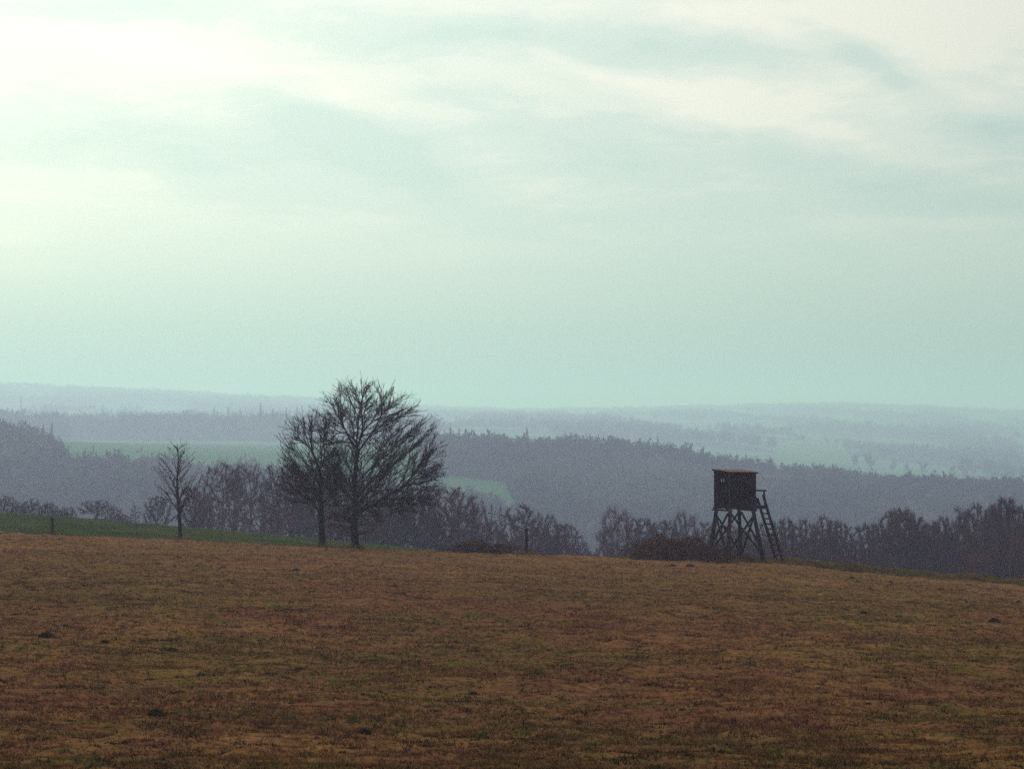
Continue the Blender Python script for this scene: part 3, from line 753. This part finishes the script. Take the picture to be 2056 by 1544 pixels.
def far_wood(name, label, Y0, Y1, p0, p1, spacing, hm, protos_, conif_frac=0.0, seed=0, tint0=.45, hs=.16):
    rg = np.random.default_rng(seed)
    area = (p1 - p0) / F * (Y1 ** 2 - Y0 ** 2) / 2; n = int(area / spacing ** 2)
    Y = np.sqrt(Y0 ** 2 + rg.random(n) * (Y1 ** 2 - Y0 ** 2)); x = ((p0 + rg.random(n) * (p1 - p0)) - 1028) / F * Y
    m_ = wood_mask(x, Y) > .5; x, Y = x[m_], Y[m_]; z = hgt(x, Y) - .3
    n = len(x); hh = hm * (.55 + .80 * fbm(x, Y * .6, 55, 3, 19)) * (1 + rg.normal(0, hs, n)); hh = np.clip(hh, hm * .45, hm * 1.35)
    cf = rg.random(n) < conif_frac * np.clip((fbm(x, Y, 120, 2, 91) - .35) * 5, 0, 2)
    Vs, Ts = [], []
    pid = rg.integers(0, len(protos_), n); pid[cf] = 100 + rg.integers(0, len(FPc), cf.sum())
    for k in np.unique(pid):
        s_ = np.where(pid == k)[0]; pv = FPc[k - 100] if k >= 100 else protos_[k]
        a = rg.random(len(s_)) * 6.283; ca, sa = np.cos(a)[:, None], np.sin(a)[:, None]
        H = hh[s_][:, None] * (1.15 if k >= 100 else 1); Wd = H * (1.0 if k >= 100 else rg.uniform(.8, 1.15, (len(s_), 1)))
        vx = (pv[None, :, 0] * ca - pv[None, :, 1] * sa) * Wd + x[s_][:, None]
        vy = (pv[None, :, 0] * sa + pv[None, :, 1] * ca) * Wd + Y[s_][:, None]
        vz = pv[None, :, 2] * H + z[s_][:, None]
        Vs.append(np.stack([vx, vy, vz], -1).reshape(-1, 3))
        tt = np.full((len(s_), 1), .05) if k >= 100 else np.clip(tint0 + 1.6 * (fbm(x[s_], Y[s_] * .6, 34, 3, 15)[:, None] - .5) + rg.normal(0, .16, (len(s_), 1)), .2, 1)
        Ts.append(np.repeat(tt, pv.shape[0], 1).ravel())
    V = np.concatenate(Vs); T = np.concatenate(Ts)
    f = np.arange(len(V)).reshape(-1, 3)
    return tag(link(name, mesh_np(name, V, f, m_far, False, {'tint': T})), label, 'woodland', kind='stuff')
far_wood('valley_woodland', 'bare hazy woodland covering the near valley side and first ridge', 930, 1500, -260, 2300, 6.3, 14.5, FP, .0, 1)
far_wood('left_ridge_woodland', 'hazy mixed wood in a row behind the pale green valley meadow', 1500, 2950, -260, 900, 9.0, 23, FP, 0, 2, hs=.22)
far_wood('distant_woodland', 'faint scattered woods among far fields under the horizon', 1650, 7100, -300, 2350, 17.0, 18, FPs, 0, 3, hs=.14)
far_wood('horizon_woodland', 'faintest wooded ridge on the horizon', 6900, 8200, -300, 2350, 20, 21, FPs, 0, 4, hs=.12)

# conifers that stand out
def conifer_parts(seed):
    rg = np.random.default_rng(seed); V = []
    for lev in range(15):
        t_ = lev / 15; z0 = 1.4 + t_ * 8.2; r_ = 2.3 * (1 - t_) ** .8 + .12
        n_ = 9
        for k in range(n_):
            a = k * 2 * math.pi / n_ + lev * .7 + rg.normal(0, .1); rr = r_ * rg.uniform(.75, 1.15)
            tip = np.array([math.cos(a) * rr, math.sin(a) * rr, z0 - .35]); q_ = np.array([-math.sin(a), math.cos(a), 0]) * rr * .28
            midp = tip * .45 + np.array([0, 0, (z0 + .1) * .55])
            V += [(0, 0, z0 + .25), midp - q_, tip, (0, 0, z0 + .25), tip, midp + q_]
    V = np.array(V, float)
    root = empty('conifer_tree', (0, 0, 0))
    v_, f_ = prisms([(0, 0, -.2)], [(0, 0, 9.9)], [.22], [.03], 6); link('trunk', mesh_np('trunk', v_, f_, m_wbark), root)
    link('crown', mesh_np('crown', V, np.arange(len(V)).reshape(-1, 3), m_conif), root)
    return root
cs = [conifer_parts(1), conifer_parts(2)]
CON = [(523, 803, 2665, 'widest dark conifer poking above the hazy row left of the large tree'), (430, 814, 2662, 'leftmost spiky conifer top in the hazy row left of the large tree'),
       (458, 812, 2670, 'second spiky conifer from the left in the hazy row'), (482, 816, 2664, 'short conifer left of the widest one in the hazy row'),
       (548, 815, 2665, 'conifer just right of the widest one in the hazy row'), (575, 812, 2670, 'conifer in the hazy row nearest the left large tree outline'),
       (596, 811, 2666, 'last conifer of the hazy row before the large tree crown'),
       (87, 846, 1335, 'left of two conifers on the wooded slope at far left'), (104, 843, 1330, 'right of two conifers on the wooded slope at far left'),
       (905, 849, 1440, 'tall conifer on the ridge just right of the largest tree'), (922, 854, 1445, 'smaller conifer right of the tall one on the ridge'),
       (1058, 853, 1448, 'lone conifer tip on the ridge above the thick fence post'), (1142, 872, 1450, 'faint conifer tip along the middle of the ridge')]
for i, (px, ty, Y, lb) in enumerate(CON):
    o = cs[i] if i < 2 else copy_tree(cs[i % 2])
    x = at(px, Y); z = float(hgt(x, Y)[0]) - .2; h_ = -(ty - 830) / F * Y - z
    o.location = (x, Y, z); s_ = h_ / 10; o.scale = (s_ * .85, s_ * .85, s_); o.rotation_euler = (0, 0, i)
    tag(o, lb, 'conifer', 'conifers standing above the far woods')

# thin masts
def mast(px, ty, Y, lb):
    x = at(px, Y); z = float(hgt(x, Y)[0]); h_ = -(ty - 830) / F * Y - z
    root = tag(empty('lattice_mast', (x, Y, z)), lb, 'mast', 'thin masts above the far woods')
    for sx in (-1, 1):
        for sy in (-1, 1):
            v_, f_ = prisms([(sx * .9, sy * .9, 0)], [(sx * .12, sy * .12, h_)], [.10], [.06], 4); link('leg', mesh_np('leg', v_, f_, m_steel), root)
    a0, a1 = [], []
    for k in range(9):
        z0, z1 = h_ * k / 9, h_ * (k + 1) / 9; r0, r1 = .9 - .78 * k / 9, .9 - .78 * (k + 1) / 9
        for s_ in (-1, 1):
            a0 += [(-r0, s_ * r0, z0), (s_ * r0, -r0, z0)]; a1 += [(r1, s_ * r1, z1), (s_ * r1, r1, z1)]
    v_, f_ = prisms(a0, a1, [.05] * len(a0), [.05] * len(a0), 3); link('bracing', mesh_np('bracing', v_, f_, m_steel), root)
    for zz, ww in ((.8, 2.4), (.9, 1.6)):
        v_, f_ = prisms([(-ww, 0, h_ * zz)], [(ww, 0, h_ * zz)], [.12], [.12], 4); link('crossarm', mesh_np('crossarm', v_, f_, m_steel), root)
mast(42, 794, 2800, 'thin faint mast above the wooded hill at far left')
mast(380, 813, 2850, 'thin faint mast above the hazy row behind the young tree')

# pale barn far right
def box_v(x0, x1, y0, y1, z0, z1):
    v_ = np.array([(x, y, z) for z in (z0, z1) for (x, y) in ((x0, y0), (x1, y0), (x1, y1), (x0, y1))], float)
    f_ = np.array([(0, 3, 2, 1), (4, 5, 6, 7), (0, 1, 5, 4), (1, 2, 6, 5), (2, 3, 7, 6), (3, 0, 4, 7)])
    return v_, f_
def barn(px, Y, w, d, h_, lb, name):
    x = at(px, Y); z = float(hgt(x, Y)[0])
    root = tag(empty(name, (x, Y, z - .3)), lb, 'barn')
    link('wall', mesh_np('wall', *box_v(-w / 2, w / 2, -d / 2, d / 2, 0, h_), m_wall), root)
    rv = np.array([(-w / 2 - .4, -d / 2 - .5, h_ - .1), (w / 2 + .4, -d / 2 - .5, h_ - .1), (w / 2 + .4, 0, h_ + 1.9), (-w / 2 - .4, 0, h_ + 1.9), (w / 2 + .4, d / 2 + .5, h_ - .1), (-w / 2 - .4, d / 2 + .5, h_ - .1)])
    rv = np.concatenate([rv, rv + np.array([0, 0, .15])])
    rf = np.array([(0, 1, 2, 3), (3, 2, 4, 5), (6, 9, 8, 7), (9, 11, 10, 8), (0, 6, 7, 1), (4, 10, 11, 5), (1, 7, 8, 2), (2, 8, 10, 4), (5, 11, 9, 3), (3, 9, 6, 0)])
    link('roof', mesh_np('roof', rv, rf, m_pale), root)
    link('door', mesh_np('door', *box_v(-1.5, 1.5, -d / 2 - .08, -d / 2 + .05, 0, h_ * .8), m_board), root)
barn(2008, 2580, 6, 4.5, 3.0, 'tiny pale-roofed barn in the hazy fields at far right', 'distant_barn')

# ------------------------------------------------------------------ brambles
def bramble(px0, px1, topy, Y, name, lb, n_leaf, n_cane, seed, depth=1.6, leafm=None):
    rg = np.random.default_rng(seed)
    xm = at((px0 + px1) / 2, Y); hw = (px1 - px0) / 2 / F * Y; z = ground(xm, Y)
    H = -(topy - 830) / F * Y - z
    root = tag(empty(name, (xm, Y, z)), lb, 'bush', 'bramble thickets on the field edge')
    lump = lambda x: (.25 + 1.25 * fbm(x / hw * 1.6 + seed, x * 0 + 3.0, .7, 3, seed))
    x = rg.uniform(-1, 1, n_leaf); y = rg.uniform(-1, 1, n_leaf); prof = np.sqrt(np.clip(1 - x * x * .96, 0, 1)) * np.sqrt(np.clip(1 - y * y, 0, 1))
    zt = prof * H * lump(x * hw); zz = zt * (1.05 - rg.random(n_leaf) ** 1.2)
    p = np.stack([x * hw, y * depth, zz], -1)
    gzv = hgt(p[:, 0] + xm, p[:, 1] + Y) - z; p[:, 2] += gzv
    v_, f_ = leaf_tris(p, .10, rg); o = link('foliage', mesh_np('foliage', v_, f_, leafm or m_dead), root); o['kind'] = 'stuff'
    a0, a1, r0 = [], [], []
    for k in range(n_cane):
        bx, by = rg.uniform(-.85, .85) * hw, rg.uniform(-.8, .8) * depth; a = rg.uniform(0, 6.28); L_ = rg.uniform(.5, 1.3) * min(hw, 1.5)
        hh = H * rg.uniform(.6, 1.45) * math.sqrt(max(.1, 1 - (bx / hw) ** 2)); prev = None
        for s_ in range(7):
            t_ = s_ / 6; pt = (bx + math.cos(a) * L_ * t_, by + math.sin(a) * L_ * t_, 4 * hh * t_ * (1 - t_ * .92) * .58)
            if prev is not None: a0.append(prev); a1.append(pt); r0.append(.012 - .006 * t_)
            prev = pt
    v_, f_ = prisms(a0, a1, r0, r0, 3); link('cane', mesh_np('cane', v_, f_, m_bramble), root)['kind'] = 'stuff'
    return root
bramble(1268, 1448, 1072, 156.5, 'bramble_bush', 'large dark rusty bramble thicket beside the left legs of the stand', 7500, 520, 5, 1.6)
bramble(912, 1032, 1086, 159, 'bramble_bush', 'small low dark bramble left of the thick fence post', 3000, 220, 6, 1.0)
bramble(1425, 1515, 1108, 158.8, 'bramble_bush', 'low dark weeds growing under the hunting stand', 1100, 90, 7, 1.0)

# ------------------------------------------------------------------ hunting stand
TY = 156.5
TX = at(1464.5, TY); TZ = ground(at(1480, TY), TY) 
def zrow(row): return -(row - 830) / F * TY - TZ           # height above the stand's ground
ya = R(25.7); e1 = np.array([math.cos(ya), math.sin(ya)]); e2 = np.array([-math.sin(ya), math.cos(ya)])
stand = tag(empty('hunting_stand', (TX, TY, TZ), ya), 'dark wooden raised hunting hide on splayed legs at the field edge', 'hunting stand')
# local axes: x along the front, y to the back; origin below the near corner of the cabin
W_, Dp = 1.60, 1.58
z0, z1 = zrow(1017), zrow(949)
def lbox(name, x0, x1, y0, y1, za, zb, mat, parent=stand):
    return link(name, mesh_np(name, *box_v(x0, x1, y0, y1, za, zb), mat), parent)
def lpole(name, p, q_, r0, r1, mat=None, parent=stand, sides=8):
    v_, f_ = prisms([p], [q_], [r0], [r1], sides)
    n_ = sides; caps = []
    v_ = np.concatenate([v_, [p], [q_]])
    tri = np.array([(k, (k + 1) % n_, 2 * n_, 2 * n_) for k in range(n_)] + [(n_ + k, n_ + (k + 1) % n_, 2 * n_ + 1, 2 * n_ + 1) for k in range(n_)])
    me = bpy.data.meshes.new(name)
    me.from_pydata([tuple(a) for a in v_], [], [tuple(a) for a in f_] + [tuple(a[:3]) for a in tri])
    me.materials.append(mat or m_pole)
    for p_ in me.polygons[:n_]: p_.use_smooth = True
    return link(name, me, parent)
# walls of upright boards, each board a part
brd = .1325
rgs = random.Random(4)
def board_wall(axis, fixed, length, opening=None, zt=lambda s_: z1 - .02):
    """axis 'x': along x at y = fixed; opening = (s0, s1, za, zb)"""
    n_ = int(round(length / brd)); w_ = length / n_
    wall = None
    for k in range(n_):
        s0, s1 = k * w_ + .004, (k + 1) * w_ - .004; c_ = (s0 + s1) / 2
        off = rgs.uniform(-.006, .006); segs = [(z0, zt(c_))]
        if opening and opening[0] < c_ < opening[1]: segs = [(z0, opening[2]), (opening[3], zt(c_))]
        if opening and len(opening) > 4 and opening[4] < c_ < opening[5]: segs = [(z0, zt(c_))]
        for (za, zb) in segs:
            if axis == 'x': lbox('board', s0, s1, fixed - .011 + off, fixed + .011 + off, za, zb, m_board)
            else: lbox('board', fixed - .011 + off, fixed + .011 + off, s0, s1, za, zb, m_board)
win_z0, win_z1 = zrow(967.5), zrow(961.5)
roofz = lambda x, y: z1 + .10 * (y / Dp) + .03 * (1 - x / W_)
board_wall('x', 0, W_, None, lambda s_: roofz(s_, 0) - .01)
board_wall('y', 0, Dp, (.53, .94, win_z0, win_z1, .66, .80), lambda s_: roofz(0, s_) - .01)
board_wall('x', Dp, W_, (.1, .9, win_z0 - .25, win_z1 + .08), lambda s_: roofz(s_, Dp) - .01)
board_wall('y', W_, Dp, None, lambda s_: roofz(W_, s_) - .01)
# window in the left wall with a mullion, frame and ledge
for (s0, s1) in ((.515, .675), (.785, .945)):
    link('window_frame', mesh_np('window_frame', *join([box_v(-.035, -.012, s0 - .03, s1 + .03, win_z1, win_z1 + .035), box_v(-.035, -.012, s0 - .03, s1 + .03, win_z0 - .035, win_z0),
         box_v(-.035, -.012, s0 - .03, s0, win_z0, win_z1), box_v(-.035, -.012, s1, s1 + .03, win_z0, win_z1)]), m_board), stand)
lbox('window_ledge', -.10, .9, Dp + .013, Dp + .12, win_z1 + .09, win_z1 + .115, m_batten)
# corner battens
for (cx, cy) in ((-.016, -.016), (W_ + .016, -.016), (-.016, Dp + .016), (W_ + .016, Dp + .016)):
    lbox('corner_batten', cx - .024, cx + .024, cy - .024, cy + .024, z0 - .02, roofz(cx, cy) - .012, m_batten)
# roof: boards with felt, tilted to the front
ro = .11
rv = np.array([(x, y, roofz(x, y) + h_) for h_ in (0, .035) for (x, y) in ((-ro, -ro), (W_ + ro, -ro), (W_ + ro, Dp + ro), (-ro, Dp + ro))])
link('roof', mesh_np('roof', rv, box_v(0, 1, 0, 1, 0, 1)[1], m_roof), stand)
fasc = join([box_v(-ro - .02, W_ + ro + .02, -ro - .022, -ro - .002, 0, .075), box_v(-ro - .022, -ro - .002, -ro, Dp + ro, 0, .075)])
fasc[0][:, 2] += np.array([roofz(a[0], a[1]) for a in fasc[0]]) - .05
link('fascia', mesh_np('fascia', fasc[0], fasc[1], m_board), stand)
# floor and beams
lbox('floor', -.03, W_ + .03, -.03, Dp + .03, z0 - .055, z0 - .002, m_board)
lbox('floor_beam', -.16, W_ + .62, .02, .12, z0 - .15, z0 - .057, m_pole)
lbox('floor_beam', -.16, W_ + .62, Dp - .16, Dp - .06, z0 - .15, z0 - .057, m_pole)
zb = z0 - .19
lpole('cross_beam', (-.02, -.28, zb - .02), (-.02, Dp + .25, zb - .02), .055, .05)
lpole('cross_beam', (W_ - .05, -.2, zb - .02), (W_ - .05, Dp + .25, zb - .02), .055, .05)
# legs, splayed
sp = .50
ltop = {'n': (.06, .02), 'l': (.06, Dp - .06), 'b': (W_ - .12, Dp - .06), 'r': (W_ - .12, .02)}
lbot = {'n': (.06 - sp * .55, -sp * .35), 'l': (-sp * .62, Dp + sp * .25), 'b': (W_ + .14, Dp + sp * .4), 'r': (W_ + sp * 1.05, -sp * .15)}
def gl(x, y):
    wx = TX + x * e1[0] + y * e2[0]; wy = TY + x * e1[1] + y * e2[1]; return ground(wx, wy) - TZ
LP = {}
for k in 'nlbr':
    a = np.array([*ltop[k], zb - .0]); b_ = np.array([*lbot[k], gl(*lbot[k]) - .15]); LP[k] = (a, b_)
    lpole('leg', tuple(b_), tuple(a), .128, .10)
def on(k, t_):  # point on a leg, t from top 0 to ground 1
    a, b_ = LP[k]; return a + (b_ - a) * t_
for (a, b_) in (('l', 'n'), ('n', 'r'), ('r', 'b'), ('b', 'l')):
    out = {'ln': (-.07, 0), 'nr': (0, -.07), 'rb': (.07, 0), 'bl': (0, .07)}[a + b_]
    o1 = np.array([*out, 0])
    lpole('brace', tuple(on(a, .06) + o1), tuple(on(b_, .80) + o1), .060, .058)
    lpole('brace', tuple(on(b_, .06) + o1 * 1.9), tuple(on(a, .74) + o1 * 1.9), .060, .058)
# landing and ladder on the right-hand side
lx = W_ + .66
lbox('landing', W_ + .03, lx, .02, .98, z0 - .055, z0 + .0, m_pole)
lbox('landing_edge', lx + .002, lx + .045, .0, 1.0, z0 - .14, z0 + .03, m_pole)
runx = 1.20
yl = (.10, .78)
for j, y_ in enumerate(yl):
    bx = lx + runx; gzl = gl(bx, y_) - .05
    topz = z0 + (.62 if j == 0 else .42); sl__ = runx / (z0 - gzl)
    lpole('ladder_rail', (bx, y_, gzl), (lx + .02 - sl__ * (topz - z0) * .55, y_, topz), .088, .075)
nr = 11
gb = gl(lx + runx, .4)
for k in range(nr):
    t_ = (k + .7) / nr; z_ = gb + (z0 - gb) * t_ - .04; x_ = lx + runx * (1 - t_)
    lpole('rung', (x_ + .06, yl[0] - .14, z_), (x_ + .06, yl[1] + .08, z_ + rgs.uniform(-.02, .02)), .040, .038)
lpole('handrail_post', (lx - .03, -.02, z0 - .1), (lx - .13, -.02, z0 + .86), .06, .052)
lpole('handrail', (W_ - .1, -.03, z0 + .86), (lx + .02, -.03, z0 + .84), .048, .045)
lpole('handrail_post', (lx - .06, .84, z0 - .1), (lx - .16, .84, z0 + .60), .055, .05)

feet = [(712, YT), (648, YT), (362, 158.5), (1057, 159.6), (105, 160.8)] + [(1028 + (TX + p_[0] * e1[0] + p_[1] * e2[0]) / (TY + p_[0] * e1[1] + p_[1] * e2[1]) * F, TY + p_[0] * e1[1] + p_[1] * e2[1])
        for p_ in list(lbot.values()) + [(lx + runx, .1), (lx + runx, .78), (1.0, .5), (2.4, .4)]]
rgx = np.random.default_rng(77); FX, FY = [], []
for (px, Y) in feet:
    k = 160; FX.append(at(px, Y) + rgx.normal(0, .34, k)); FY.append(np.minimum(Y + rgx.normal(0, .34, k), 160.4))
FX, FY = np.concatenate(FX), np.concatenate(FY)
V, f, T = blades(FX, FY, hgt(FX, FY) + bumps(FX, FY) - .02, .12 + .20 * rgx.random(len(FX)) ** 2, np.full(len(FX), .03), .35, 3, rgx)
tag(link('long_grass', mesh_np('long_grass', V, f, m_verge, False, {'tint': T * .8})), 'longer uncut grass round the feet of the trees, posts and stand', 'grass', kind='stuff')

# ------------------------------------------------------------------ fence posts
FPST = [(105, 1040, 1073, 'wood', 160.8, 'short thick dark fence post before the green meadow at far left'),
        (185, 1044, 1078, 'thin', 161, 'thin fence stake first to the right of the short thick post'),
        (275, 1048, 1082, 'thin', 161, 'thin fence stake midway between short thick post and young tree'),
        (445, 1064, 1091, 'thin', 161, 'thin fence stake first to the right of the young tree'),
        (525, 1044, 1096, 'thin', 161, 'tall thin fence stake between young tree and left large tree'),
        (664, 1066, 1101, 'thin', 161, 'thin fence stake between the trunks of the two large trees'),
        (779, 1052, 1106, 'thin', 161, 'thin fence stake just right of the largest tree trunk'),
        (885, 1072, 1109, 'thin', 161, 'thin fence stake left of the small low bramble'),
        (1057, 1060, 1117, 'wood', 159.6, 'tall thick wooden fence post right of the small bramble'),
        (1680, 1080, 1142, 'thin', 161.2, 'thin slanting fence stake soon right of the stand ladder'),
        (2027, 1098, 1172, 'thin', 161.2, 'thin fence stake near the right end of the grassy crest')]
protp = {}
for (px, ty, by, kd, Y, lb) in FPST:
    x = at(px, Y); z = ground(x, min(Y, 160.9)) if Y < 161 else float(hgt(x, Y)[0]); h_ = -(ty - 830) / F * Y - z
    root = empty('fence_post', (x, Y, z - .05), 0)
    tag(root, lb, 'fence post', 'fence posts along the far edge of the field')
    if kd == 'wood':
        lpole('post', (0, 0, -.3), (.01, 0, h_ + .05), .085, .078, m_post, root); lpole('staple_rail', (.07, 0, h_ * .8), (.09, 0, h_ * .8), .01, .01, m_steel, root, 5)
    else:
        lpole('stake', (0, 0, -.3), (random.uniform(-.03, .03) + (.10 if px == 1680 else 0), 0, h_ + .05), .026, .022, m_steel, root, 6)
        lpole('insulator', (-.035, -.03, h_ * .86), (.035, -.03, h_ * .86), .016, .016, m_steel, root, 5)

# ------------------------------------------------------------------ molehills and green tufts
def molehill(px, py, w, lb, seed, flat=.36):
    rg = np.random.default_rng(seed)
    # find the distance at which the ground shows at this row
    Yt = np.linspace(37, 160, 1500); zt = hgt((px - 1028) / F * Yt, Yt); row = 830 - zt / Yt * F
    Y = float(np.interp(-py, -row, Yt)); x = at(px, Y); r_ = w / 2 / F * Y
    z = float(hgt(x, Y)[0]) + float(bumps(np.array([x]), np.array([Y]))[0])
    n1, n2 = 26, 9; a = np.linspace(0, 2 * math.pi, n1, endpoint=False); q_ = np.linspace(0, 1, n2)
    AA, QQ = np.meshgrid(a, q_, indexing='ij')
    rad = r_ * QQ * (1 + .25 * (fbm(np.cos(AA) * 1.3 + seed, np.sin(AA) * 1.3, .8, 2, seed) - .5) * 2)
    H = r_ * flat * 1.7 * (1 - QQ ** 1.6) * (.7 + .6 * fbm(np.cos(AA) * QQ * 3, np.sin(AA) * QQ * 3, .6, 3, seed + 3)) - .03
    X_, Y_ = np.cos(AA) * rad, np.sin(AA) * rad * .9
    v_ = np.stack([X_, Y_, H], -1).reshape(-1, 3); f_ = []
    for i in range(n1):
        for j in range(n2 - 1):
            i2 = (i + 1) % n1; f_.append((i * n2 + j, i * n2 + j + 1, i2 * n2 + j + 1, i2 * n2 + j))
    me = mesh_np('molehill', v_, f_, m_earth, False); o = link('molehill', me); o.location = (x, Y, z)
    return tag(o, lb, 'molehill', 'dark molehills on the field')
MH = [(1787, 1168, 20, 'dark molehill highest on the right part of the field'), (1886, 1186, 24, 'dark double-humped molehill right of the highest one'),
      (1710, 1158, 18, 'small flat molehill just under the right grass bank'), (2044, 1209, 22, 'dark flat molehill at the right edge below the bank'),
      (1432, 1220, 12, 'small dark molehill below the hunting stand'), (1385, 1136, 22, 'flat molehill close below the right part of the large bramble'),
      (1350, 1136, 22, 'flat molehill close below the middle of the large bramble'), (1743, 1421, 22, 'dark molehill low in the right half of the field'),
      (595, 1145, 22, 'dark molehill below the left large tree'), (1734, 1233, 22, 'wide flat molehill midway between bank and right field middle'),
      (1995, 1243, 34, 'long low molehill near the right edge of the field'), (345, 1308, 36, 'dark earthy hump in the left middle of the field'),
      (1040, 1428, 18, 'small reddish hump low in the middle of the field'), (215, 1192, 16, 'small dark molehill high in the left part of the field'),
      (1180, 1215, 20, 'flat molehill in the upper middle of the field')]
for i, (px, py, w, lb) in enumerate(MH): molehill(px, py, w, lb, 200 + i)
def tuft(px, py, w, lb, seed, tall=1.0):
    rg = np.random.default_rng(seed)
    Yt = np.linspace(37, 160, 1500); zt = hgt((px - 1028) / F * Yt, Yt); row = 830 - zt / Yt * F
    Y = float(np.interp(-py, -row, Yt)); x = at(px, Y); r_ = w / 2 / F * Y; z = ground(x, Y)
    n_ = 650; a = rg.random(n_) * 6.28; q_ = np.sqrt(rg.random(n_)) * r_ * .8
    bx, by = np.cos(a) * q_, np.sin(a) * q_ * .8
    gz_ = hgt(bx + x, by + Y) + bumps(bx + x, by + Y) - z
    v_, f_, T_ = blades(bx, by, gz_ - .01, r_ * tall * (1.25 - q_ / r_) * .85 * (.7 + .5 * rg.random(n_)), np.full(n_, .013), .35, 2, rg)
    o = link('grass_tuft', mesh_np('grass_tuft', v_, f_, m_tuft, False, {'tint': T_})); o.location = (x, Y, z)
    return tag(o, lb, 'grass tuft', 'dark green grass tufts on the field')
TF = [(315, 1438, 40, 'darkest rounded green tuft low in the left part of the field', 1.0), (733, 1471, 28, 'small dark green tuft near the bottom, left of centre', 1.1),
      (94, 1275, 40, 'wide low green tuft at the left, above the middle of the field', .7), (212, 1290, 22, 'small green tuft right of the wide low left one', .8),
      (330, 1305, 20, 'small green tuft beside the dark earthy hump', .8), (600, 1342, 34, 'low green tuft in the left middle of the field', .6),
      (1308, 1380, 56, 'wide flat dark green tuft right of centre', .35), (950, 1392, 20, 'faint green tuft near the centre of the lower field', .7),
      (365, 1393, 34, 'low olive tuft up and right of the darkest tuft', .6)]
for i, (px, py, w, lb, tl) in enumerate(TF): tuft(px, py, w, lb, 300 + i, tl)

# ------------------------------------------------------------------ the air
zmin = -70.0; zmax = 92.0
v_, f_ = box_v(-3500, 3500, -75, 12100, zmin, zmax)
m_haze = bpy.data.materials.new('haze'); m_haze.use_nodes = True; t = m_haze.node_tree; t.nodes.clear()
pv = t.nodes.new('ShaderNodeVolumePrincipled'); out = t.nodes.new('ShaderNodeOutputMaterial')
pv.inputs['Color'].default_value = (.63, .69, 1.0, 1); pv.inputs['Absorption Color'].default_value = (.16, .9, 1, 1)
pv.inputs['Density'].default_value = .00038; pv.inputs['Anisotropy'].default_value = .53
t.links.new(pv.outputs[0], out.inputs['Volume'])
tag(link('haze', mesh_np('haze', v_, f_, m_haze)), 'pale winter haze filling the valley', 'haze', kind='stuff')
